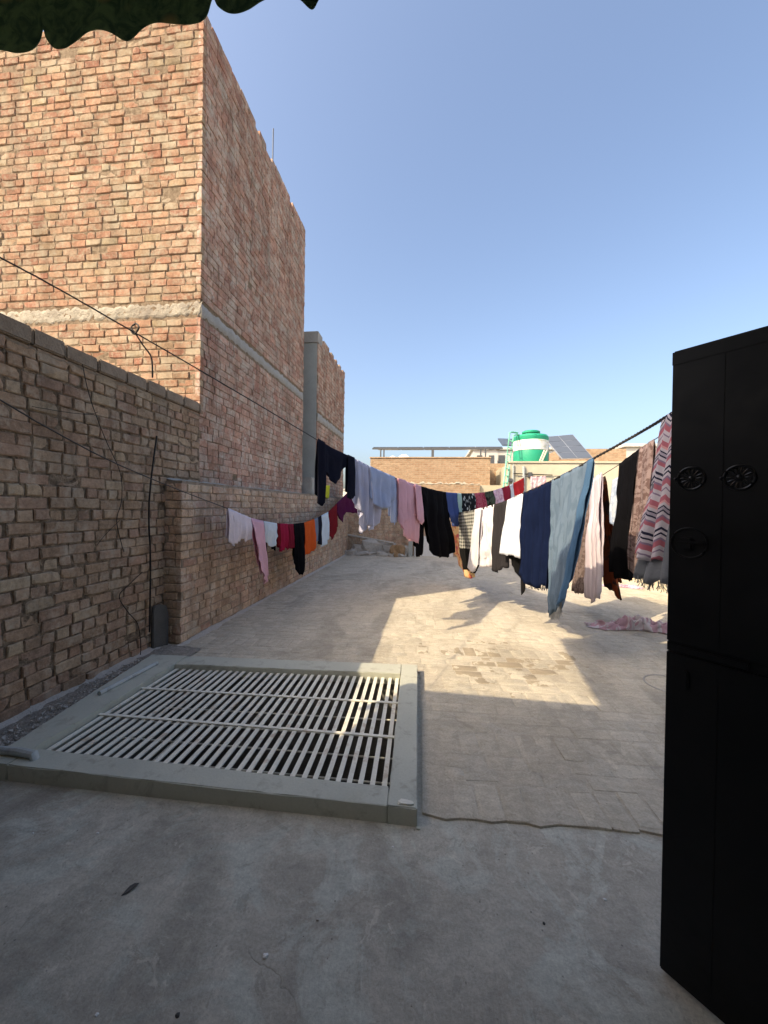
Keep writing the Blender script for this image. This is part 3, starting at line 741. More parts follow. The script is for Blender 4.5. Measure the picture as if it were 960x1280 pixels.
# post holding the far end of wire 2
pe = L2.at(655)
o = MB().tube([(pe.x, pe.y, 1.0), (pe.x, pe.y, pe.z+.05)], .025, 8).build('line_post', M['pvc']); tag(o, 'pale slim post at the far parapet holding the upper wire', 'post')
o = MB().tube([(2.1, 9.2, 0.0), (2.1, 9.2, 1.3)], .022, 8).build('line_post', M['steel']); tag(o, 'short dark post standing behind the hanging shawls', 'post')

# ---- cloth materials (UV in metres)
def cloth(name, c, pattern=None, trans=.18, **k):
    t = NT(name); uv = t.n('ShaderNodeUVMap').outputs['UV']; x, y, _ = t.sep(uv)
    base = None
    if pattern == 'zigzag':
        zz = t.math('PINGPONG', t.math('MULTIPLY', x, 12), .5)
        s = t.math('ADD', t.math('MULTIPLY', y, 2.35), t.math('MULTIPLY', zz, .26))
        s = t.math('ADD', s, t.math('MULTIPLY', t.noise(uv, 2.5, 2), .10))
        f = t.math('FRACT', s)
        P, W, N, V_, G = (.46,.15,.19), (.60,.55,.59), (.03,.03,.06), (.27,.20,.29), (.42,.37,.43)
        base = t.ramp(f, [(0, W), (.07, N), (.11, W), (.16, N), (.19, W), (.24, V_), (.28, P), (.37, W), (.43, V_), (.46, W), (.55, P), (.63, (.66,.36,.36)), (.67, W), (.72, N), (.745, G), (.79, N), (.82, W), (.87, V_), (.90, P), (.96, W)], 'CONSTANT')
    elif pattern == 'stripes':
        s = t.math('FRACT', t.math('MULTIPLY', x, k.get('f', 18))); base = t.mix(t.ramp(s, [(0, 0), (.42, 0), (.5, 1), (.92, 1), (1, 0)]), c, k['c2'])
    elif pattern == 'check':
        a = t.math('GREATER_THAN', t.math('FRACT', t.math('MULTIPLY', x, 22)), .5); b = t.math('GREATER_THAN', t.math('FRACT', t.math('MULTIPLY', y, 18)), .5)
        s = t.math('MULTIPLY', t.math('ADD', a, b), .5); base = t.mix(s, c, k['c2'])
        base = t.mix(t.math('GREATER_THAN', y, .62), base, (.012,.012,.012))
    elif pattern in ('dots', 'floral', 'mottle'):
        vo = t.n('ShaderNodeTexVoronoi'); vo.inputs['Scale'].default_value = k.get('s', 22)
        mp = t.vmul(uv, k.get('st', (1, 1, 1))); t.t.links.new(mp, vo.inputs['Vector'])
        if pattern == 'dots': base = t.mix(t.ramp(vo.outputs['Distance'], [(.30, 1), (.36, 0)]), c, k['c2'])
        else:
            cs = t.sep(vo.outputs['Color'])[0]; n = t.noise(uv, k.get('s', 22)*2.2, 4, .6, 1)
            base = t.mix(t.ramp(t.math('ADD', t.math('MULTIPLY', cs, .6), t.math('MULTIPLY', n, .5)), [(.40, 0), (.56, 1)]), c, k['c2'])
            if 'c3' in k: base = t.mix(t.ramp(t.noise(uv, k.get('s', 22)*.8, 3), [(.55, 0), (.62, 1)]), base, k['c3'])
    else:
        base = t.mix(t.ramp(t.noise(uv, 4, 3), [(.3, 0), (.7, 1)]), [q*.92 for q in c], [min(q*1.06, .9) for q in c])
    if 'border' in k:
        b0, bc = k['border']; base = t.mix(t.ramp(x, [(b0-.01, 0), (b0+.01, 1)]), base, bc)
    wv = t.noise(t.vmul(uv, (1, .3, 1)), 320, 2); 
    t.bump(t.math('ADD', wv, t.math('MULTIPLY', t.noise(uv, 14, 4, .6, .8), 4)), .35, .004)
    m = t.fin(base, .95, .05)
    t.b.inputs['Sheen Weight'].default_value = 0
    if trans:
        tr = t.n('ShaderNodeBsdfTranslucent'); t.t.links.new(base, tr.inputs[0]) if hasattr(base, 'is_linked') else None
        mx = t.n('ShaderNodeMixShader'); mx.inputs[0].default_value = trans
        t.t.links.new(t.b.outputs[0], mx.inputs[1]); t.t.links.new(tr.outputs[0], mx.inputs[2]); t.t.links.new(mx.outputs[0], t.out.inputs[0])
    return m
C = {}
C['navyblack'] = cloth('cloth_navy_black', (.012,.013,.024), trans=.03)
C['lilac'] = cloth('cloth_lilac_white', (.55,.56,.70), trans=.2)
C['paleblue'] = cloth('cloth_pale_blue', (.42,.49,.68), trans=.2)
C['pink'] = cloth('cloth_pink', (.70,.42,.49), trans=.2)
C['black'] = cloth('cloth_black', (.0045,.0045,.006), trans=.01)
C['midblue'] = cloth('cloth_mid_blue', (.055,.085,.23), trans=.06)
C['mint'] = cloth('cloth_mint', (.38,.55,.54))
C['dots'] = cloth('cloth_dots', (.012,.014,.018), 'dots', .03, c2=(.42,.45,.46), s=16, st=(1.6, .7, 1))
C['maroon'] = cloth('cloth_maroon', (.25,.022,.045), trans=.08)
C['maroonprint'] = cloth('cloth_maroon_print', (.27,.03,.06), 'mottle', .08, c2=(.36,.09,.13), s=30)
C['blackgreen'] = cloth('cloth_black_green', (.012,.014,.012), 'floral', .04, c2=(.06,.08,.06), s=14)
C['mauve'] = cloth('cloth_mauve_print', (.50,.30,.42), 'mottle', .1, c2=(.62,.47,.56), s=34)
C['red'] = cloth('cloth_red', (.52,.03,.035), trans=.12)
C['whitered'] = cloth('cloth_white_red_floral', (.66,.61,.62), 'floral', .15, c2=(.56,.36,.40), s=15)
C['white'] = cloth('cloth_white', (.70,.68,.72), trans=.12)
C['bluewhite'] = cloth('cloth_blue_white', (.62,.66,.74), trans=.12)
C['charcoal'] = cloth('cloth_charcoal', (.030,.028,.031), trans=.05)
C['navy'] = cloth('cloth_navy', (.006,.011,.036), trans=.06)
C['denim'] = cloth('cloth_denim_blue', (.11,.16,.225), 'mottle', .12, c2=(.14,.195,.265), s=7, st=(3.5, 1, 1), border=(.56, (.065,.13,.23)))
C['check'] = cloth('cloth_check', (.03,.03,.03), 'check', .05, c2=(.42,.42,.38))
C['orangefloral'] = cloth('cloth_orange_floral', (.60,.20,.10), 'floral', .12, c2=(.72,.50,.26), c3=(.52,.10,.14), s=9)
C['brownfloral'] = cloth('cloth_brown_floral', (.12,.088,.08), 'mottle', .10, c2=(.20,.155,.145), s=26)
C['pinkbrown'] = cloth('cloth_pink_brown', (.13,.085,.08), 'mottle', .08, c2=(.24,.18,.175), s=38)
C['whitelilac'] = cloth('cloth_white_lilac', (.66,.60,.65), 'stripes', .2, c2=(.56,.49,.55), f=22)
C['rust'] = cloth('cloth_dark_rust', (.030,.018,.016), 'mottle', .04, c2=(.12,.03,.012), s=5)
C['bluefloral'] = cloth('cloth_blue_floral', (.36,.44,.58), 'mottle', .12, c2=(.55,.60,.68), s=18)
C['zigzag'] = cloth('cloth_zigzag', (.6,.5,.5), 'zigzag', .18)
C['fringegrey'] = cloth('cloth_fringe_grey', (.30,.31,.31), trans=.2)
C['greyfringe'] = cloth('cloth_grey', (.17,.18,.20), trans=.05)
C['orange'] = cloth('cloth_orange', (.70,.12,.025), trans=.15)
C['plum'] = cloth('cloth_plum', (.075,.010,.045), trans=.05)
C['crimson'] = cloth('cloth_crimson', (.36,.02,.06), trans=.1)
C['darkred'] = cloth('cloth_dark_red', (.17,.012,.018), trans=.08)
C['slate'] = cloth('cloth_slate', (.19,.23,.30), trans=.1)
C['iceblue'] = cloth('cloth_ice_blue', (.70,.79,.85), trans=.18)
C['pinkwhite'] = cloth('cloth_pink_white', (.82,.75,.80), trans=.18)
C['pinkshade'] = cloth('cloth_pink_lifted', (.80,.50,.58), trans=.2)  # pink lightened to make up for the weak light on the left wire
C['yellow'] = cloth('cloth_yellow', (.62,.60,.05), trans=.15)
C['sheerblack'] = cloth('cloth_sheer_black', (.010,.010,.011), trans=.06)

def panel(line, cols, seed, folds=5, amp=.02, nu=22, nv=26, back=.86, off=0.0, ytop=0.0, gather=1.0):
    """cloth hung over a line. cols: (px on the line, bottom py, sideways px shift at the bottom)"""
    r = random.Random(seed); us = [c[0] for c in cols]
    ph = [r.uniform(0, 6.28) for _ in range(6)]; fr = [folds*r.uniform(.8, 1.2), folds*1.9*r.uniform(.9, 1.1), folds*.45]
    tops = []
    for i in range(nu+1):
        px = us[0]+(us[-1]-us[0])*i/nu
        k = max(q for q in range(len(us)-1) if us[q] <= px+1e-6) if px < us[-1] else len(us)-2
        t = (px-us[k])/max(us[k+1]-us[k], 1e-6)
        yb = cols[k][1]+(cols[k+1][1]-cols[k][1])*t; dx = cols[k][2]+(cols[k+1][2]-cols[k][2])*t
        p = line.at(px); depth = (p-CAM).dot(fwd)
        if ytop: p = p-Vector((0, 0, ytop*depth/FPX))
        pr = proj(p); ln = max((yb-pr[1])*depth/FPX, .03)
        tops.append((p, ln, dx*depth/FPX))
    width = (tops[-1][0]-tops[0][0]).length
    v = []; f = []; uvs = []
    n = line.n; vs_ = []
    nb = int(nv*.7) if back > 0 else 0
    for i in range(nu+1):
        p, ln, dx = tops[i]; u = i/nu
        colv = []
        for j in range(-nb, nv+1):
            side = 1 if j >= 0 else -1
            t = j/nv if j >= 0 else -j/nb*back
            g_ = t**.8
            w_ = (math.sin(6.28*fr[0]*u+ph[0]+.8*t)+.55*math.sin(6.28*fr[1]*u+ph[1]-.6*t)+.7*math.sin(6.28*fr[2]*u+ph[2]+1.3*t))*amp*(.12+.88*g_)
            w_ += math.sin(7*t+ph[3]+u*3)*amp*.5*t
            q_ = Vector((u*width*4.2+seed, t*ln*3.2, seed*.7+side))
            w_ += amp*(.9*nz.noise(q_)+.45*nz.noise(q_*2.7))*min(1, t*4)
            if side < 0: w_ = w_*.7
            o_ = side*(.007+.012*min(t*3, 1)) + w_ + off
            s_ = math.sin(6.28*fr[1]*u+ph[4]+2*t)*amp*.30*g_          # sideways shuffle
            if abs(j) == (nv if side > 0 else nb): ln2 = ln*(1+.012*math.sin(6.28*fr[0]*u+ph[5]))
            else: ln2 = ln
            ln2 *= 1+.035*t*nz.noise(Vector((u*7+seed*3.1, 0, seed)))
            colv.append(p+n*o_+Vector((0, 0, -t*ln2 + (.006 if j == 0 else 0)))+rgt*(dx*t**1.25)+line.d*s_)
            uvs.append((u*width, t*ln if side > 0 else t*ln))
        v += colv
    m_ = nb+nv+1
    for i in range(nu):
        for j in range(m_-1): a = i*m_+j; f.append((a, a+1, a+m_+1, a+m_))
    return v, f, uvs, tops
def cloth_mesh(name, v, f, uvs, mat, parent=None):
    me = pymesh(name, v, f); me.materials.append(mat)
    ul = me.uv_layers.new(name='UVMap'); idx = np.zeros(len(me.loops), dtype=np.int32); me.loops.foreach_get('vertex_index', idx)
    ul.data.foreach_set('uv', np.array(uvs)[idx].ravel())
    o = link(name, me, None, parent, True)
    sm = o.modifiers.new('thick', 'SOLIDIFY'); sm.thickness = .0022; sm.offset = 0
    return o
GRP = {1: None}
def garment(name, label, cat, line, mat, cols, seed, parts=(), **k):
    v, f, uvs, tops = panel(line, cols, seed, **k)
    o = cloth_mesh(name, v, f, uvs, C[mat]); tag(o, label, cat)
    for i, (pn, pm, pc, pk) in enumerate(parts):
        pv_, pf, pu_, _ = panel(line, pc, seed*7+i+1, **pk); cloth_mesh(pn, pv_, pf, pu_, C[pm], o)
    return o, tops
def fringe(o, line, pts, length, mat, seed, n=60):
    r = random.Random(seed); m = MB()
    for k in range(n):
        t = r.random()*(len(pts)-1); i = min(int(t), len(pts)-2); p = pts[i].lerp(pts[i+1], t-i)
        a = p+line.n*r.uniform(-.01, .01)+Vector((0, 0, .015)); L = length*r.uniform(.6, 1.1)
        m.tube([a, a+Vector((r.gauss(0, .004), r.gauss(0, .004), -L*.5)), a+Vector((r.gauss(0, .01), r.gauss(0, .01), -L))], .0026, 3)
    m.build('fringe', mat, o)

# ---- wire 1 (small things by the left wall)
S = dict(nu=14, nv=18, amp=.018)
garment('vest', 'small white vest, first garment on the lower wire by the low wall', 'vest', L1, 'pinkwhite', [(289, 681, 0), (296, 677, 0), (303, 673, 0), (308, 678, 0), (313, 671, 0)], 1,
        parts=[('sleeve', 'pinkwhite', [(284, 676, -1), (290, 683, 1)], dict(nu=6, nv=14, amp=.01))], **S)
garment('trousers', 'long pink trousers hanging between the white vest and pale blue shirt', 'trousers', L1, 'pinkshade', [(313, 686, 6), (318, 716, 8), (323, 731, 7), (328, 716, 6)], 2, **S)
garment('shirt', 'small pale blue shirt between pink trousers and red garments on the lower wire', 'shirt', L1, 'iceblue', [(329, 672, 0), (334, 682, 0), (340, 684, 0), (345.5, 670, 0)], 3, **S)
garment('socks', 'pair of black socks behind the pale blue shirt on the lower wire', 'socks', L1, 'black', [(330, 688, 0), (336, 689, 0)], 4, nu=6, nv=12, amp=.008, off=-.05,
        parts=[('sock', 'black', [(341, 686, 1), (346.5, 688, 1)], dict(nu=6, nv=12, amp=.008, off=-.05))])
garment('scarf', 'narrow dark maroon scarf beside the red top on the lower wire', 'scarf', L1, 'darkred', [(345.5, 684, 0), (349.5, 680, 0)], 5, nu=6, nv=16, amp=.012)
garment('top', 'bright red top on the lower wire beside the black trousers', 'top', L1, 'crimson', [(349, 690, 0), (352, 688, 0), (356, 684, 0), (359.5, 688, 0)], 6, **S)
garment('skirt', 'maroon skirt on the lower wire next to black trousers', 'skirt', L1, 'maroon', [(359.5, 686, 0), (366.5, 684, 0)], 7, **S)
garment('trousers', 'long black trousers hanging lowest on the lower wire', 'trousers', L1, 'black', [(366, 694, 0), (370, 719, 3), (376, 718, 3), (379.5, 692, 0)], 8, **S)
garment('shirt', 'bright orange shirt on the lower wire', 'shirt', L1, 'orange', [(379.5, 694, 0), (385, 692, 0), (388, 690, 0), (392, 685, 2)], 9, **S)
garment('vest', 'slate grey vest right of the orange shirt on the lower wire', 'vest', L1, 'slate', [(391.5, 678, 0), (397, 676, 0)], 10, nu=8, nv=16, amp=.012)
garment('trousers', 'short dark trousers between the grey vest and ice blue shirt', 'trousers', L1, 'navyblack', [(396.5, 680, 0), (401, 681, 0)], 11, nu=8, nv=16, amp=.012)
garment('shirt', 'ice blue shirt next to the dark red dress on the lower wire', 'shirt', L1, 'iceblue', [(400.5, 684, 0), (406, 681, 1), (410, 674, 1)], 12, nu=10, nv=16, amp=.014)
garment('dress', 'dark red dress near the far end of the lower wire', 'dress', L1, 'darkred', [(410.5, 668, 0), (414, 676, 0), (418, 662, 2), (421, 656, 1)], 13, nu=10, nv=16, amp=.015)
garment('shawl', 'plum purple shawl at the far end of the lower wire', 'shawl', L1, 'plum', [(420.5, 640, 0), (425, 655, 1), (428, 640, 2), (436, 641, 3), (443, 642, 6)], 14, nu=14, nv=16, amp=.02, back=.9)
# ---- wire 2
garment('sweatshirt', 'navy black sweatshirt hanging with long sleeves on the upper wire', 'sweatshirt', L2, 'navyblack', [(399, 584, 2), (408, 597, 2), (415, 606, 1), (422, 599, 0), (429, 586, 0), (437, 580, -1)], 20, folds=2, amp=.012,
        parts=[('sleeve', 'navyblack', [(395, 629, -1), (399, 632, 0), (404, 627, 0)], dict(nu=8, amp=.008, folds=1, off=.02)), ('sleeve', 'navyblack', [(432, 622, 0), (437, 624, 0), (441, 620, 0)], dict(nu=8, amp=.008, folds=1, off=.02))])
garment('shirt', 'lilac white shirt with crumpled tails beside the navy sweatshirt', 'shirt', L2, 'lilac', [(441.5, 622, -1), (446, 640, 2), (450, 660, 3), (453, 669, 2), (458, 655, 1), (464, 662, 0)], 21, folds=4, amp=.028,
        parts=[('sleeve', 'lilac', [(463, 661, 0), (468, 663, 0), (476, 654, 0)], dict(nu=10, amp=.015, folds=2, off=-.04))])
garment('shirt', 'pale blue buttoned shirt between the lilac shirt and the pink tunic', 'shirt', L2, 'paleblue', [(460, 622, -3), (466, 630, -1), (474, 636, 0), (482, 634, 0), (488, 628, 0), (492, 622, 0)], 22, folds=3, amp=.022, off=.01,
        parts=[('sleeve', 'paleblue', [(488, 652, 0), (492, 656, 0), (496, 654, 1)], dict(nu=8, amp=.01, folds=1.3, off=-.01))])
garment('tunic', 'long light pink tunic between the blue shirt and black trousers', 'tunic', L2, 'pink', [(496, 652, 0), (500, 668, 2), (507, 674, 2), (515, 677, 1), (521.5, 680, 1)], 23, folds=2.5, amp=.02,
        parts=[('sleeve', 'pink', [(516, 650, 2), (521, 655, 5), (524, 650, 4)], dict(nu=8, amp=.01, folds=1, off=.02)), ('sleeve', 'pink', [(495.5, 650, 0), (500, 654, 1), (504, 648, 2)], dict(nu=8, amp=.012, folds=1.2, off=.03))])
garment('trousers', 'wide black baggy trousers on the upper wire next to the pink tunic', 'trousers', L2, 'black', [(526, 640, 2), (531, 672, 3), (536, 695, 4), (545, 697, 7), (551, 696, 11), (557.5, 690, 11)], 24, folds=4, amp=.03,
        parts=[('leg', 'black', [(521.5, 694, 0), (525, 698, 1), (530, 690, 0)], dict(nu=8, amp=.012, folds=1, off=-.03))])
garment('shirt', 'mid blue shirt right of the black baggy trousers', 'shirt', L2, 'midblue', [(557, 648, 4), (562, 658, 5), (571, 657, 2)], 25, folds=3, amp=.03, nu=14)
garment('towel', 'narrow mint towel between blue shirt and spotted cloth', 'towel', L2, 'mint', [(571, 641, 0), (576, 641, 0)], 26, nu=6, nv=14, amp=.015)
garment('cloth', 'black cloth with white spots on the upper wire', 'cloth', L2, 'dots', [(576, 644, 0), (592, 642, 0)], 27, folds=3, nu=14, nv=14, amp=.03)
garment('cloth', 'printed maroon cloth right of the white spotted cloth', 'cloth', L2, 'maroonprint', [(592, 641, 1), (606, 638, 1)], 28, folds=3, nu=14, nv=14, amp=.03)
garment('cloth', 'black and green cloth between two maroon ones on the upper wire', 'cloth', L2, 'blackgreen', [(605.5, 636, 1), (616, 634, 2)], 29, folds=3, nu=12, nv=14, amp=.03)
garment('cloth', 'mauve printed cloth between black green and maroon ones', 'cloth', L2, 'mauve', [(616, 632, 2), (626.5, 630, 2)], 30, folds=3, nu=12, nv=14, amp=.03)
garment('cloth', 'plain maroon cloth next to the mauve one on the upper wire', 'cloth', L2, 'maroon', [(626, 632, 2), (636.5, 629, 2)], 31, folds=2, nu=12, nv=14, amp=.03)
garment('towel', 'narrow pale blue towel beside the bright red cloth', 'towel', L2, 'bluewhite', [(636.5, 625, 2), (641, 624, 2)], 32, nu=6, nv=14, amp=.02)
garment('cloth', 'bright red cloth at the far end of the upper wire', 'cloth', L2, 'red', [(641, 620, 1), (655, 616, 1)], 33, folds=2, nu=12, nv=14, amp=.05)
# ---- rope 3
garment('tunic', 'black and white checked tunic with a dark lower half at the rope end', 'tunic', L3, 'check', [(574, 690, 3), (580, 712, 4), (586, 714, 3), (595, 690, -2)], 40, folds=3, amp=.02)
garment('scarf', 'orange floral scarf hanging behind the checked tunic', 'scarf', L3, 'orangefloral', [(560, 690, 6), (567, 715, 10), (574, 724, 10), (580, 722, 10)], 41, folds=3, amp=.02, off=-.08, ytop=14)
garment('shirt', 'crumpled white shirt with hanging sleeve on the thick rope', 'shirt', L3, 'white', [(600, 694, 2), (606, 708, 1), (613, 709, 2), (620, 706, 1)], 42, folds=3.4, amp=.05, nu=34, nv=34,
        parts=[('sleeve', 'white', [(596, 710, -6), (600, 716, -4), (605, 708, -3)], dict(nu=12, amp=.012, folds=1.2, off=.03)), ('cuff', 'black', [(597, 716, -4), (604, 717, -4)], dict(nu=8, nv=8, amp=.004, folds=1, off=.028, ytop=71, back=0))])
garment('scarf', 'dark charcoal scarf right of the crumpled white shirt', 'scarf', L3, 'charcoal', [(618, 712, 1), (622, 717, 1), (627, 710, 2), (635, 709, 4)], 43, folds=3, amp=.018)
garment('scarf', 'sheer black scarf trailing below the white pillowcase', 'scarf', L3, 'sheerblack', [(636, 697, 0), (643, 718, 3), (650, 744, 4), (655, 728, 2)], 44, folds=3, amp=.018, off=-.05)
garment('pillowcase', 'plain white pillowcase between charcoal scarf and navy scarf', 'pillowcase', L3, 'bluewhite', [(635, 692, -6), (642, 694, -4), (649, 696, -3), (654.5, 697, -3)], 45, folds=1.3, amp=.012)
o, tp = garment('scarf', 'navy blue scarf with frayed ends next to the white pillowcase', 'scarf', L3, 'navy', [(654, 716, -3), (660, 721, -1), (664, 732, 0), (672, 732, 0), (679, 734, 0), (691, 733, 0)], 46, folds=5, amp=.03, nu=30)
fringe(o, L3, [p-Vector((0, 0, ln)) for p, ln, _ in tp[10:]], .06, C['navy'], 3, 50)
o, tp = garment('scarf', 'long denim blue scarf with bright border and fringe on the thick rope', 'scarf', L3, 'denim', [(691, 764, 0), (705, 765, -8), (720, 763, -18), (732, 760, -27), (743, 752, -36)], 47, folds=4, amp=.028, nu=36, nv=34)
fringe(o, L3, [p+rgt*dx-Vector((0, 0, ln)) for p, ln, dx in tp[:34]], .10, C['fringegrey'], 5, 130)
o, tp = garment('shawl', 'pink white and navy zigzag shawl with grey fringe beside the black door', 'shawl', L3, 'zigzag', [(828, 690, -30), (836, 700, -26), (850, 702, -16), (868, 704, -8)], 48, folds=3, amp=.022, nu=26, nv=34,
        parts=[('hem', 'greyfringe', [(828, 722, -31), (836, 727, -26), (850, 730, -16), (868, 730, -8)], dict(folds=3, amp=.02, nu=20, nv=26, off=-.025))])
fringe(o, L3, [p+rgt*dx-Vector((0, 0, ln+.16)) for p, ln, dx in tp], .07, C['greyfringe'], 8, 70)
# ---- line 4
garment('shawl', 'sheer brown floral shawl behind the denim blue scarf', 'shawl', L4, 'brownfloral', [(720, 738, 0), (730, 742, 0), (744, 740, -1)], 60, folds=4, amp=.025)
garment('scarf', 'long white scarf with faint stripes beside the brown floral shawl', 'scarf', L4, 'whitelilac', [(742, 735, 0), (748, 753, 0), (754, 751, 2), (759, 742, 3)], 61, folds=3, amp=.03, off=.05)
garment('scarf', 'dark rust scarf showing below the white scarf', 'scarf', L4, 'rust', [(743, 730, 14), (747, 742, 20), (752, 752, 25)], 62, folds=2, amp=.012, off=-.05)
garment('shirt', 'pale blue floral shirt between the white scarf and black shawl', 'shirt', L4, 'bluefloral', [(758, 655, 0), (766, 662, 0), (775, 660, 0)], 63, folds=2, amp=.02, ytop=10, off=-.08)
garment('cloth', 'red cloth hanging low behind the black shawl', 'cloth', L4, 'red', [(760, 698, 2), (768, 699, 3), (774, 697, 3)], 64, folds=2, amp=.02, ytop=76, off=-.15)
garment('shawl', 'long plain black shawl between white scarf and brown pink shawl', 'shawl', L4, 'black', [(775, 714, -6), (781, 724, -2), (790, 727, 0), (801, 720, -2)], 65, folds=3, amp=.03)
garment('shawl', 'brown pink patterned shawl between black and zigzag shawls', 'shawl', L4, 'pinkbrown', [(800, 716, -4), (806, 722, -4), (819, 722, -2)], 66, folds=3, amp=.025)
# white floral cloth hung on the far parapet rail
fl2 = Line([(655, 601), (690, 594)], (0, 0)); fl2.p = [(663, aty(663, 596, YF-.05)), (683, aty(683, 595, YF-.05))]; fl2.xs = [663, 683]; fl2.d = Vector((1, 0, 0)); fl2.n = Vector((0, -1, 0))
garment('cloth', 'white cloth with red flowers hung on a rail at the far wall', 'cloth', fl2, 'whitered', [(663, 612, 0), (672, 618, 0), (682, 610, 0)], 67, folds=3, amp=.03, nu=14, nv=14)
rl0, rl1 = fl2.p[0][1], fl2.p[1][1]
o = MB().tube([rl0+Vector((-.35, 0, .0)), rl1+Vector((1.3, 0, .02))], .012, 6).tube([rl1+Vector((1.3, 0, .02)), (rl1.x+1.3, rl1.y, .5)], .015, 6).build('rail', M['steel']); tag(o, 'thin metal rail on the far parapet under the flowered cloth', 'rail')
# yellow cloth on ledge, cloths on the floor
yl = Line([(402, 611), (413, 611)], (0, 0)); ya = atx(403, 607, XB+.02); yb = atx(412, 607, XB+.02)
yl.p = [(403, ya), (412, yb)]; yl.xs = [403, 412]; yl.d = Vector((0, 1, 0)); yl.n = Vector((1, 0, 0))
garment('cloth', 'small yellow cloth draped over the ledge behind the navy sleeve', 'cloth', yl, 'yellow', [(403, 620, 0), (408, 624, 0), (412, 618, 0)], 68, folds=2, amp=.02, nu=10, nv=10, back=0)
def heap(name, label, c, lx, ly, ang_, ht, mat, seed):
    r = random.Random(seed); nx, ny = 70, 30; v = []; f = []; uvs = []
    ph = [r.uniform(0, 6.28) for _ in range(8)]
    for i in range(nx+1):
        for j in range(ny+1):
            a, b_ = i/nx*2-1, j/ny*2-1
            ed = max(0, 1-abs(a)**2.2)*max(0, 1-abs(b_)**2)
            ww = ly*(.55+.30*math.sin(a*2.3+ph[0])+.2*math.sin(a*5+ph[1]))
            h = ht*ed*(.55+.5*abs(math.sin(a*4+ph[2]+b_*1.5))+.45*abs(math.sin(b_*3.3+a*6+ph[3])))*(.5+.8*(a+1)/2)
            x = a*lx+.02*math.sin(b_*7+ph[4]); y = b_*ww+.25*ly*math.sin(a*3+ph[5])+.01*math.sin(a*23+ph[6])
            h = h*(.55+.9*abs(nz.noise(Vector((a*5+seed, b_*2.2, 0)))))+ed*.035*nz.noise(Vector((a*11, b_*4+seed, 3)))
            y += .03*nz.noise(Vector((a*6, b_*3, seed)))
            v.append((x, y, .018+max(h, 0)+.004)); uvs.append((x*1.6, y*2))
    for i in range(nx):
        for j in range(ny): k = i*(ny+1)+j; f.append((k, k+1, k+ny+2, k+ny+1))
    o = cloth_mesh(name, v, f, uvs, mat); o.location = (c.x, c.y, 0); o.rotation_euler.z = ang_; tag(o, label, 'shawl'); return o
heap('shawl', 'crumpled pink and white shawl lying on the paving near the black door', gnd(790, 789), .50, .13, R(-12), .16, C['whitered'], 5)
heap('shawl', 'small pink cloth dropped on the paving under the black shawl', gnd(778, 735), .35, .15, R(-5), .05, C['mauve'], 6)

# ================================================================== RUBBLE AT THE FAR WALL
def rock(sx, sy, sz, seed, mat):
    r = random.Random(seed); bm = bmesh.new(); bmesh.ops.create_icosphere(bm, subdivisions=2, radius=1)
    off = Vector((r.uniform(0, 9), r.uniform(0, 9), r.uniform(0, 9)))
    for vv in bm.verts:
        p = vv.co.copy(); s = .75+.5*nz.noise(p*1.3+off); p *= s
        p = Vector((max(-.72, min(.72, p.x)), max(-.72, min(.72, p.y)), max(-.6, min(.6, p.z))))
        vv.co = Vector((p.x*sx, p.y*sy, p.z*sz))
    me = bpy.data.meshes.new('stone'); bm.to_mesh(me); bm.free(); return link('stone', me, mat)
rub = [(432, 692, .16, .10, .10), (441, 691, .22, .14, .12), (453, 692, .26, .16, .09), (447, 678, .34, .18, .16), (466, 680, .46, .2, .24), (463, 693, .3, .15, .08), (478, 692, .24, .15, .10), (486, 682, .3, .18, .2), (490, 690, .18, .12, .09), (500, 691, .25, .13, .09), (508, 684, .2, .16, .16)]
RUBL = ['small grey stone in the corner where the low wall meets the rubble', 'grey stone second from the low wall along the rubble front', 'flat grey stone third from the low wall along the rubble front',
        'upright grey slab at the back of the rubble beside the low wall', 'largest broken grey slab in the middle back of the rubble', 'long flat stone fourth from the low wall along the rubble front',
        'grey stone fifth from the low wall along the rubble front', 'grey slab at the rubble back under the brown lumps', 'small stone in front of the brown lumps',
        'pale flat stone beside the square concrete post', 'grey block leaning behind the square concrete post']
for i, (px, py, sx, sy, sz) in enumerate(rub):
    p = gnd(px, min(py, 693)); yy = min(p.y, YF-.25)
    xx = aty(px, 690, yy).x
    zc = max(sz*.45, aty(px, py, yy).z)
    sz2 = sz*2.0 if py < 690 else sz*1.5
    o = rock(sx*1.1, sy*1.1, sz2, 50+i, M['stone']); o.location = (xx, yy+.06 if py < 690 else yy-.16, sz2*.42); o.rotation_euler = (0, random.uniform(-.15, .15), random.uniform(-.5, .5))
    tag(o, RUBL[i], 'stone', 'rubble at the far wall')
for i, (px, s) in enumerate(((493, .20), (501, .19))):
    p = aty(px, 686, YF-.42); o = rock(s, s*.8, .34, 80+i, M['stone2']); o.location = (p.x, p.y, .16)
    tag(o, ('rusty brown lump on the rubble, farther from the concrete post', 'rusty brown lump on the rubble nearer the concrete post')[i], 'stone', 'brown lumps on the rubble')
p0, p1 = aty(432, 668, YF-.12), aty(492, 679, YF-.3)
o = MB().tube([p0, p1], .035, 6).build('plank', M['stone']); tag(o, 'thin grey plank lying across the rubble heap', 'plank')
p0 = aty(513, 692, YF-.3)
o = MB().box((p0.x-.06, p0.y-.05, 0), (p0.x+.06, p0.y+.05, 1.02), .01).build('concrete_post', M['cement_pale']); tag(o, 'pale square concrete post standing at the end of the rubble', 'post')
p0 = aty(535, 690, YF-.06)
o = MB().box((p0.x-.42, p0.y-.04, 0.003), (p0.x+.75, p0.y, .62), .008).build('white_board', M['houseplaster']); tag(o, 'pale board leaning at the foot of the far wall behind black trousers', 'board')

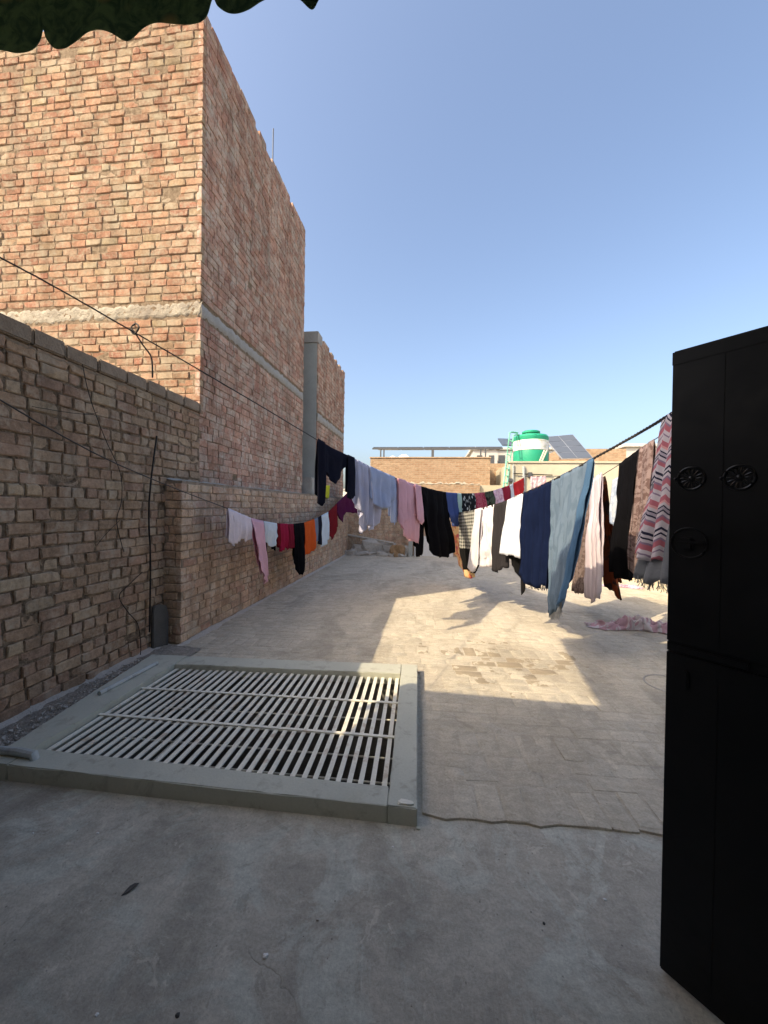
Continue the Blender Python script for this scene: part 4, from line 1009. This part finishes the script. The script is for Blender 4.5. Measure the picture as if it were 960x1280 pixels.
# ================================================================== BACKGROUND HOUSES
fb = tag(empty('brick_house', (0, 0, 0)), 'sunlit brick house beyond the far wall with a solar rack on its roof', 'house')
yb1 = 16.0
a, b_ = aty(463, 573, yb1), aty(613, 573, yb1); zt = (a.z+b_.z)/2
c_ = aty(599, 606, yb1)
MB().box((a.x, yb1, -4.2), (b_.x, yb1+7, zt)).build('upper_wall', M['farbrick'], fb)
MB().box((a.x-.2, yb1-.25, -4.2), (c_.x, yb1-.003, c_.z)).build('lower_wall', M['farbrick'], fb)
rough_strip('cement_band', (a.x, yb1-.262, c_.z-.06), (1, 0, 0), (0, -1, 0), c_.x-a.x, .12, .1, .02, M['cement'], fb, .05, .1, 3)
MB().box((a.x-.03, yb1-.03, zt+.002), (b_.x+.03, yb1+.25, zt+.06), .01).build('coping', M['farbrick'], fb)
MB().box((b_.x+.003, yb1+1.6, -4.2), (aty(634, 573, yb1+1.6).x, yb1+6.9, zt-.02)).build('side_wall', M['farbrick'], fb)
e_ = aty(634, 606, yb1+.3)
MB().box((c_.x+.003, yb1-.10, -4.2), (e_.x, yb1+1.3, c_.z-.02)).build('plaster_wall', M['paleplaster'], fb)
# solar rack seen from below its edge
ys = yb1+2.2
sr = tag(empty('photovoltaic_rack', (0, 0, 0)), 'flat rack of solar panels on steel posts above the brick house', 'solar panel')
s0, s1 = aty(466, 561, ys), aty(628, 560, ys)
panelmat = NT('solar_cell'); pp = panelmat.pos(); xx, yy, zz = panelmat.sep(pp)
ln = panelmat.math('ADD', panelmat.math('LESS_THAN', panelmat.math('FRACT', panelmat.math('MULTIPLY', xx, 5.9)), .05), panelmat.math('LESS_THAN', panelmat.math('FRACT', panelmat.math('MULTIPLY', yy, 5.9)), .05), clamp=True)
SOL = panelmat.fin(panelmat.mix(ln, (.075,.095,.13), (.16,.18,.21)), .28, .5)
npan = 5; wx = (s1.x-s0.x)/npan
for k in range(npan):
    x0 = s0.x+wx*k
    mt = Matrix.Translation((x0+wx/2, ys, s0.z+.05)) @ Matrix.Rotation(R(5), 4, 'X')
    MB().box((-wx/2+.02, 0, 0), (wx/2-.02, 2.0, .035), 0, mt).build('panel', SOL, sr)
MB().box((s0.x-.02, ys-.03, s0.z-.03), (s1.x+.02, ys+.03, s0.z+.04)).build('beam', M['steel'], sr)
for px in (476, 480, 541, 601, 607):
    q = aty(px, 561, ys); MB().box((q.x-(.06 if px == 541 else .03), ys-.025, zt-.3), (q.x+(.06 if px == 541 else .03), ys+.025, s0.z-.03)).build('post', M['steel'], sr)
for px, s, lb in ((491, .28, 'smaller'), (505, .36, 'larger')):
    q = aty(px, 572, yb1+1.0)
    o = MB().lathe([(s*.9, 0), (s, .05), (s*.75, s*.55), (s*.3, s*.85), (.02, s*.9)], 14).build('roof_bundle', M['white'], None, True); o.location = (q.x, q.y, zt-.02)
    tag(o, lb+' white covered bundle lying on the brick house roof', 'bundle', 'white bundles on the roof')

ph_ = tag(empty('plaster_house', (0, 0, 0)), 'pale yellow plastered house carrying the green water tank', 'house')
yp = 14.6
a, b_ = aty(637, 579, yp), aty(790, 582, yp); ztp = a.z
MB().box((a.x, yp, -4.2), (b_.x+3, yp+6, ztp)).build('wall', M['paleplaster'], ph_)
MB().box((a.x-.04, yp-.04, ztp+.002), (b_.x+3, yp+.2, ztp+.07), .01).build('coping', M['paleplaster'], ph_)
q = aty(654, 600, yp); MB().tube([(q.x, yp-.05, -1), (q.x, yp-.05, ztp-.12)], .05, 8).build('drain_pipe', M['pvc'], ph_)
q = aty(641, 600, yp); MB().tube([(q.x, yp-.05, -1), (q.x, yp-.05, ztp-.05)], .025, 8).build('drain_pipe', M['pvc'], ph_)
q0_, q1_ = aty(641, 592, yp), aty(690, 594, yp); MB().tube([(q0_.x, yp-.06, q0_.z), (q1_.x, yp-.06, q1_.z)], .018, 6).build('cable', M['cable'], ph_)
q = aty(662, 594, yp); MB().box((q.x-.08, yp-.12, q.z-.08), (q.x+.08, yp-.002, q.z+.10), .02).build('meter_box', M['steel'], ph_)
q = aty(635.5, 600, yp-.1); MB().box((q.x, yp-.10, q.z-.07), (q.x+.16, yp-.002, q.z+.06), .02).build('spout', M['steel'], ph_)
# tank
yt = yp+1.2; ta, tb_ = aty(641.5, 579, yt), aty(684.5, 579, yt); rad = (tb_.x-ta.x)/2; cx = (ta.x+tb_.x)/2
zb = ztp; ztop = aty(663, 540, yt).z; H = ztop-zb
tk = tag(empty('water_tank', (cx, yt, zb)), 'round green plastic water tank with a white label band on the pale house', 'water tank')
GT = NT('tank_green').fin((.02,.29,.165), .45, .35)
o = MB().lathe([(rad*.98, 0), (rad, .04), (rad, H*.40), (rad*.985, H*.42), (rad*.985, H*.72), (rad, H*.74), (rad, H*.83), (rad*.92, H*.88), (rad*.45, H*.92), (rad*.45, H*.96)], 40).build('body', GT, tk); autosmooth(o)
lt = NT('tank_label'); co = lt.n('ShaderNodeTexCoord').outputs['Object']
cc = lt.mix(lt.ramp(lt.noise(lt.vmul(co, (1, 1, 2.2)), 3.2, 3), [(.56, 0), (.60, .55)]), (.74,.74,.70), (.45,.50,.30))
cc = lt.mix(lt.ramp(lt.noise(lt.vmul(co, (1, 1, 3)), 7, 2), [(.62, 0), (.66, .5)]), cc, (.55,.25,.2))
LM = lt.fin(cc, .5, .4)
o = MB().lathe([(rad*.99, H*.435), (rad*1.006, H*.44), (rad*1.006, H*.715), (rad*.99, H*.72)], 40).build('label_band', LM, tk); autosmooth(o)
o = MB().lathe([(rad*.48, H*.955), (rad*.52, H*.96), (rad*.52, H*1.0), (rad*.40, H*1.03), (rad*.05, H*1.04)], 28).build('lid', GT, tk); autosmooth(o)
MB().box((-rad*.08, -rad*1.02, H*.76), (rad*.08, -rad*.9, H*.86), .02).build('lug', GT, tk)
# ladder
yl_ = yp-.15
ld = tag(empty('ladder', (0, 0, 0)), 'pale green metal ladder leaning up beside the water tank', 'ladder')
def lp(px, py, dy=0): return aty(px, py, yl_+dy)
ra = [lp(629, 612), lp(634, 575), lp(637, 541)]; rb_ = [lp(633, 612), lp(639, 570), lp(643, 543)]
MB().tube([lp(629, 612), lp(632.5, 580, .2), lp(637, 541, .6), lp(640, 540, .9), lp(647, 541, 1.2)], .035, 8).build('rail', M['greenpaint'], ld)
MB().tube([lp(633, 612), lp(637, 580, .2), lp(642, 544, .6), lp(646, 543, .9), lp(652, 545, 1.2)], .035, 8).build('rail', M['greenpaint'], ld)
for k in range(8):
    t = k/8; pa_ = lp(629+8*t, 612-71*t, .6*t**2); pb2 = lp(633+9*t, 612-68*t, .6*t**2)
    MB().tube([pa_, pb2], .022, 6).build('rung', M['greenpaint'], ld)
o = MB().tube([aty(673, 580, yp+.1), aty(680.5, 563, yp+.4)], .03, 6).tube([aty(676, 580, yp+.1), aty(683.5, 563, yp+.4)], .03, 6).build('tank_brace', M['paleplaster'])
tag(o, 'pair of pale slanting struts leaning on the green tank', 'strut')
# tilted solar panel at right
yq = yt+1.6
tp_ = tag(empty('photovoltaic_array', (0, 0, 0)), 'large tilted solar panel array right of the green water tank', 'solar panel')
A_ = aty(703, 573, yq); B_ = aty(741, 572, yq); D_ = aty(680, 546, yq+1.6); Cc = aty(716, 543, yq+1.6)
SOL2 = NT('solar_cell_tilted').fin((.09,.105,.13), .3, .5)
def bil(s, t): return (A_*(1-s)+B_*s)*(1-t)+(D_*(1-s)+Cc*s)*t
nrm = (B_-A_).cross(D_-A_).normalized()
for i in range(2):
    for j in range(4):
        q = [bil((i+.02)/2, (j+.02)/4), bil((i+.98)/2, (j+.02)/4), bil((i+.98)/2, (j+.98)/4), bil((i+.02)/2, (j+.98)/4)]
        v = q+[p-nrm*.04 for p in q]; link('panel', pymesh('panel', v, [(0,1,2,3),(7,6,5,4),(0,4,5,1),(1,5,6,2),(2,6,7,3),(3,7,4,0)]), SOL2, tp_)
q = [bil(-.01, -.01), bil(1.01, -.01), bil(1.01, 1.01), bil(-.01, 1.01)]; v = [p-nrm*.015 for p in q]+[p-nrm*.07 for p in q]
link('frame', pymesh('frame', v, [(0,1,2,3),(7,6,5,4),(0,4,5,1),(1,5,6,2),(2,6,7,3),(3,7,4,0)]), M['alu'], tp_)
for s, t in ((.05, .8), (.95, .8), (.05, .05), (.95, .05)):
    p = bil(s, t); MB().tube([(p.x, p.y, ztp-.3), p-nrm*.05], .03, 6).build('leg', M['steel'], tp_)
o = MB().box((0, 0, 0), (1.1, .05, .7)).build('photovoltaic_module', SOL); q = aty(628, 556, yt+2.5); o.location = q; o.rotation_euler = (R(-55), 0, R(12)); tag(o, 'small solar panel peeking out left of the green tank', 'solar panel')
# more roofs behind
def fhouse(px0, px1, pyt, y, depth, mat, label, name='house', cap=True, win=0):
    a, b_ = aty(px0, pyt, y), aty(px1, pyt, y); z = (a.z+b_.z)/2
    h = tag(empty(name, (0, 0, 0)), label, 'house')
    MB().box((a.x, y, -4.2), (b_.x, y+depth, z)).build('wall', mat, h)
    if cap: MB().box((a.x-.15, y-.15, z+.002), (b_.x+.15, y+depth, z+.16), .02).build('roof_slab', M['greyplaster'], h)
    for k in range(win):
        x = a.x+(b_.x-a.x)*(k+.5)/win; w_ = (b_.x-a.x)/win*.22
        MB().box((x-w_, y-.03, z-1.1), (x+w_, y-.002, z-.35)).build('window', M['steel'], h)
    return h
fhouse(592, 622, 562, 24, 6, M['greyplaster'], 'small cream house seen under the end of the solar rack', win=2)
fhouse(618, 712, 562.5, 27, 6, M['greyplaster'], 'wide cream house behind the green water tank', win=5)
fhouse(700, 783, 561, 19.5, 4, M['farbrick'], 'brick house with plain parapet behind the denim scarf', cap=False)
fhouse(690, 760, 574.5, 17.3, 1.2, M['farbrick'], 'low brick parapet under the tilted solar panels', cap=False)
fhouse(783, 870, 559, 20.5, 6, M['greyplaster'], 'cream house beside the brick parapet behind the shawls', win=3)
fhouse(300, 500, 612, 60, 12, M['greyplaster'], 'far low house on the skyline beyond the brick house', win=6)
fhouse(860, 1200, 575, 24, 8, M['farbrick'], 'brick house far off to the right behind the black door', win=4)

# ================================================================== THE PORCH BEHIND THE CAMERA, AWNING AND DOOR
hs = tag(empty('porch_house', (0, 0, 0)), 'unseen plastered porch house that carries the black door and awning, its slabs shaped for shade', 'house')
MB().box((XA+.003, -1.5, 0.003), (1.38, -1.25, 3.295)).build('back_wall', M['houseplaster'], hs)
MB().box((1.383, -1.5, 0.003), (XR-.004, .42, 3.295)).build('side_room_wall', M['houseplaster'], hs)
MB().prism([(-4.2, -1.9), (2.2, -1.9), (2.2, .62), (-2.92, .78), (-3.30, .02), (-4.2, -.1)], 3.30, 3.42).build('roof_slab', M['cement_grey'], hs)  # unseen slab, outline cut to set the shadow edge on the floor
MB().box((-2.50, -1.9, 3.425), (XR-.004, -1.25, 4.495)).build('upper_wall', M['houseplaster'], hs)  # unseen wall added behind the shading overhang
MB().prism([(-2.66, -1.95), (XR, -1.95), (XR, 1.50), (-2.26, 1.50)], 4.50, 4.60).build('added_shade_slab', M['cement_grey'], hs)  # unseen overhang added to shade the right side of the paving

for px_ in (-1.0, 1.6): MB().box((px_-.06, .42, 3.423), (px_+.06, .54, 4.498)).build('column', M['houseplaster'], hs)  # props added under the unseen overhang, clear of the sunlit patch
# awning with scalloped hem
av = []; af = []
aw = tag(empty('awning', (-.7, .9, 2.5)), 'dark green floral cloth awning with a scalloped hem above the porch', 'awning')
AWI = Matrix.Translation((.7, -.9, -2.5))
t = NT('awning_cloth'); uvn = t.n('ShaderNodeUVMap').outputs['UV']
vo = t.n('ShaderNodeTexVoronoi'); vo.inputs['Scale'].default_value = 9; t.t.links.new(uvn, vo.inputs['Vector'])
n = t.noise(uvn, 22, 4, .65, 1.4)
c = t.mix(t.ramp(n, [(.4, 0), (.6, 1)]), (.07,.125,.075), (.17,.26,.13))
c = t.mix(t.ramp(vo.outputs['Distance'], [(.12, .85), (.30, 0)]), c, (.42,.35,.15))
c = t.mix(t.ramp(vo.outputs['Distance'], [(.05, .8), (.09, 0)]), c, (.10,.045,.02))
t.bump(n, .3, .004); AW = t.fin(c, .95, .1)
tr = t.n('ShaderNodeBsdfTranslucent'); t.t.links.new(c, tr.inputs[0]); mx = t.n('ShaderNodeMixShader'); mx.inputs[0].default_value = .3
t.t.links.new(t.b.outputs[0], mx.inputs[1]); t.t.links.new(tr.outputs[0], mx.inputs[2]); t.t.links.new(mx.outputs[0], t.out.inputs[0])
hem_px = [(-60, 60), (-30, 66), (0, 63), (20, 65), (38, 60), (48, 48), (52, 34), (56, 46), (66, 58), (80, 59), (95, 52), (110, 42), (125, 39), (140, 43), (152, 50), (160, 52), (168, 46), (180, 33), (195, 26), (215, 27), (235, 28), (250, 26), (259, 18), (266, -2), (272, 8), (284, 17), (297, 19), (312, 14), (328, 3), (345, -5), (360, -8), (374, -3), (389, 9), (398, -4), (412, -30), (440, -34), (470, -42), (500, -40), (530, -46), (570, -48)]
YAW_ = .88
hem = [aty(a, b_, YAW_) for a, b_ in hem_px]
x_end = 1.36; xx = hem[-1].x; r = random.Random(2)
zbase = hem[-1].z+.05
while xx < x_end-.12:
    for dx, dz in ((.04, .05), (.04, .0), (.05, -.02), (.05, .01)):
        xx += dx; hem.append(Vector((min(xx, x_end), YAW_, zbase+dz)))
pre = []; xx = hem[0].x
while xx > XA+.15:
    for dx, dz in ((.04, .05), (.04, .0), (.05, -.02), (.05, .01)):
        xx -= dx; pre.append(Vector((max(xx, XA+.03), YAW_, hem[0].z+dz)))
hem = pre[::-1]+hem
dense = []
for i in range(len(hem)-1):
    pass
dense = wobble(hem, 5, 0, 1)
zr = max(h.z for h in hem)+.16
nv_ = 10; v = []; f = []; uvs = []
for i, h in enumerate(dense):
    for j in range(nv_+1):
        tt = j/nv_; z = zr+(h.z-zr)*tt
        v.append((h.x, YAW_+.004*math.sin(h.x*17)*tt, z)); uvs.append((h.x, z))
for i in range(len(dense)-1):
    for j in range(nv_): a = i*(nv_+1)+j; f.append((a, a+1, a+nv_+2, a+nv_+1))
o = cloth_mesh('valance', v, f, uvs, AW, aw); o.matrix_parent_inverse = AWI
v = []; f = []; uvs = []; NX, NY = 60, 16
for i in range(NX+1):
    x = XA+.03+(x_end-XA-.03)*i/NX
    for j in range(NY+1):
        tt = j/NY; y = YAW_+.02+(-1.24-YAW_)*tt; z = zr+.25*tt-.10*math.sin(math.pi*tt)+.012*math.sin(x*9+tt*3)
        v.append((x, y, z)); uvs.append((x, y))
for i in range(NX):
    for j in range(NY): a = i*(NY+1)+j; f.append((a, a+1, a+NY+2, a+NY+1))
o = cloth_mesh('canopy', v, f, uvs, AW, aw); o.matrix_parent_inverse = AWI
o = MB().tube([(XA+.02, YAW_+.01, zr), (x_end+.02, YAW_+.01, zr)], .012, 8).build('hem_rod', M['steel'], aw); o.matrix_parent_inverse = AWI

# door
DB = NT('door_black'); p = DB.pos()
DB.bump(DB.math('ADD', DB.noise(p, 30, 3), DB.math('MULTIPLY', DB.noise(p, 2.5, 2), 5)), .12, .004)
DOORM = DB.fin(DB.mix(DB.ramp(DB.noise(p, 3, 4), [(.35, 0), (.7, 1)]), (.003,.0032,.004), (.0065,.0063,.0072)), DB.ramp(DB.noise(p, 6, 6, .7, .6), [(.35, .34), (.7, .62)]), .25)
DE = gnd(824, 1210, .015); DE.z = 0; DE2 = gnd(905, 1281, .015); DE2.z = 0; DU = (DE2-DE).normalized()
DN = Vector((DU.y, -DU.x, 0)); DN = DN if DN.dot(CAM-DE) > 0 else -DN
dr = tag(empty('metal_door', DE), 'black sheet metal door leaf with round flower bosses standing open', 'door')
DMAT = Matrix((DU, -DN, Vector((0, 0, 1)))).transposed().to_4x4(); dr.matrix_world = Matrix.Translation(DE) @ DMAT @ Matrix(((1, 0, -.0092, 0), (0, 1, 0, 0), (0, 0, 1, 0), (0, 0, 0, 1)))
flip = DMAT.determinant() < 0
def dloc(px, py):
    q = on_plane(px, py, DE, DN)-DE; return q.dot(DU), q.z
DW = .96; ZT_ = dloc(838, 440)[1]; ZS = dloc(828, 803)[1]
def dpart(mb, name, mat=None): o = mb.build(name, mat or DOORM, dr); autosmooth(o); return o
dpart(MB().box((0, 0, ZS+.008), (DW, .04, ZT_), .004), 'upper_panel')
dpart(MB().box((0, 0, .015), (DW, .04, ZS-.022), .004), 'lower_panel')
dpart(MB().box((.0, .006, ZS-.021), (DW, .034, ZS+.007)), 'seam')
dpart(MB().box((.03, -.006, ZS-.018), (.20, .005, ZS+.003), .003), 'hinge_strip')
dpart(MB().box((.26, -.006, ZS-.018), (.55, .005, ZS+.003), .003), 'hinge_strip')
gx = dloc(905, 600)[0]
dpart(MB().box((gx-.004, -.0015, ZS+.02), (gx+.004, .0, ZT_-.04), .0007), 'rib')
dpart(MB().box((gx-.004, -.0015, .06), (gx+.004, .0, ZS-.04), .0007), 'rib')
dpart(MB().box((0, -.0015, ZT_-.045), (DW, 0.0, ZT_-.004), .0007), 'top_strip')
BOSS = NT('door_boss_gloss').fin((.005,.005,.006), .3, .45)
def boss(px, py, rad_, nm):
    cx_, cz = dloc(px, py); m = MB(); n = 28
    ring = [(cx_+rad_*math.cos(k*2*math.pi/n), -.002, cz+rad_*math.sin(k*2*math.pi/n)) for k in range(n+1)]
    m.tube(ring, .0035, 8, caps=False)
    o = dpart(m, nm, BOSS)
    for k in range(14):
        a = k*2*math.pi/14; d = Vector((math.cos(a), 0, math.sin(a)))
        q = [Vector((cx_, -.0005, cz))+d*rad_*s for s in (.38, .65, .88)]
        pt = MB().tube(q, [.0015, .0035, .002], 6).build('petal', BOSS, o); autosmooth(pt)
    bm = bmesh.new(); bmesh.ops.create_uvsphere(bm, u_segments=14, v_segments=8, radius=rad_*.24)
    for vv in bm.verts: vv.co = Vector((vv.co.x+cx_, vv.co.y*.5-.002, vv.co.z+cz))
    me = bpy.data.meshes.new('centre'); bm.to_mesh(me); bm.free(); link('centre', me, BOSS, o, True)
    bm = bmesh.new(); bmesh.ops.create_uvsphere(bm, u_segments=10, v_segments=6, radius=.005)
    for vv in bm.verts: vv.co += Vector((cx_-rad_*1.15, -.004, cz))
    me = bpy.data.meshes.new('stud'); bm.to_mesh(me); bm.free(); link('stud', me, BOSS, o, True)
boss(867, 598, .034, 'flower_boss'); boss(928, 597, .034, 'flower_boss')
cx_, cz = dloc(864, 679); m = MB(); n = 28
m.tube([(cx_+.046*math.cos(k*2*math.pi/n), -.001, cz+.046*math.sin(k*2*math.pi/n)) for k in range(n+1)], .003, 8, caps=False)
lk = dpart(m, 'lock_ring')
MB().box((cx_-.025, -.014, cz-.004), (cx_+.045, -.006, cz+.006), .003).build('handle', DOORM, lk)
MB().box((cx_-.022, -.012, cz-.022), (cx_+.012, 0, cz+.02), .005).build('lock_case', DOORM, lk)
cx_, cz = dloc(860, 850); dpart(MB().box((cx_-.006, -.010, cz-.03), (cx_+.006, 0, cz+.03), .003), 'bolt')

# small loose bits on the near floor
r = random.Random(5)
for px, py, s, mt in ((332, 1196, .010, 'white'), (41, 1042, .006, 'white'), (122, 1042, .007, 'white'), (491, 1059, .006, 'white'), (222, 1270, .008, 'dark'), (121, 1269, .006, 'white'), (397, 1150, .007, 'stone'), (756, 1125, .007, 'white'), (523, 1036, .012, 'curb'), (680, 1155, .006, 'dark')):
    p = gnd(px, py); o = rock(s*1.2, s, s*.7, r.randrange(999), M[mt]); o.name = 'pebble'; o.location = (p.x, p.y, s*.3)
    tag(o, 'tiny chip of stone or plaster lying on the bare concrete', 'pebble', 'chips on the concrete')
m = MB(); r = random.Random(91)
for k in range(900):
    if k < 420: xx, yy = r.uniform(-2.6, 1.6), r.uniform(.55, 1.75)
    elif k < 620: q = lerp2(FL, FR, r.random()); xx, yy = q[0], q[1]-.01-abs(r.gauss(0, .04))
    else: xx, yy = r.uniform(-.05, 2.4), r.uniform(1.8, 5.5)
    s_ = r.uniform(.0012, .0042); zz = .0 if yy < 1.8 else .0138
    pts = [Vector((r.uniform(-1, 1), r.uniform(-1, 1), r.uniform(-.3, 1))).normalized()*s_ for _ in range(4)]
    vv = [m.bm.verts.new(Vector((xx, yy, zz+s_*.2))+p_) for p_ in pts]
    for q in ((0, 1, 2), (0, 2, 3), (0, 3, 1), (1, 3, 2)): m.bm.faces.new([vv[i] for i in q])
o = m.build('grit', M['stone']); o['kind'] = 'stuff'; tag(o, 'fine grit scattered over the concrete and paving', 'grit')
p = gnd(163, 1111, .004); m = MB(); lv = [(0, -.030), (.009, -.012), (.011, .004), (.006, .020), (0, .030), (-.007, .018), (-.010, .002), (-.007, -.014)]
m.prism(lv, 0, .0022)
for vv in m.bm.verts: vv.co.z += abs(vv.co.x)*.5+.002*math.sin(vv.co.y*90)
o = m.build('dry_leaf', M['plate']); o.location = (p.x, p.y, .001); o.rotation_euler.z = R(-30); tag(o, 'small dark dry leaf lying on the bare concrete before the grate', 'leaf')
# faint iron manhole ring set in the paving
p = gnd(838, 856, .015); n = 30
o = MB().tube([(p.x+.19*math.cos(k*2*math.pi/n), p.y+.19*math.sin(k*2*math.pi/n), .016) for k in range(n+1)], .008, 6, caps=False).build('ring_mark', M['cement_grey'])
tag(o, 'low round cement ring in the paving beside the black door', 'ring')
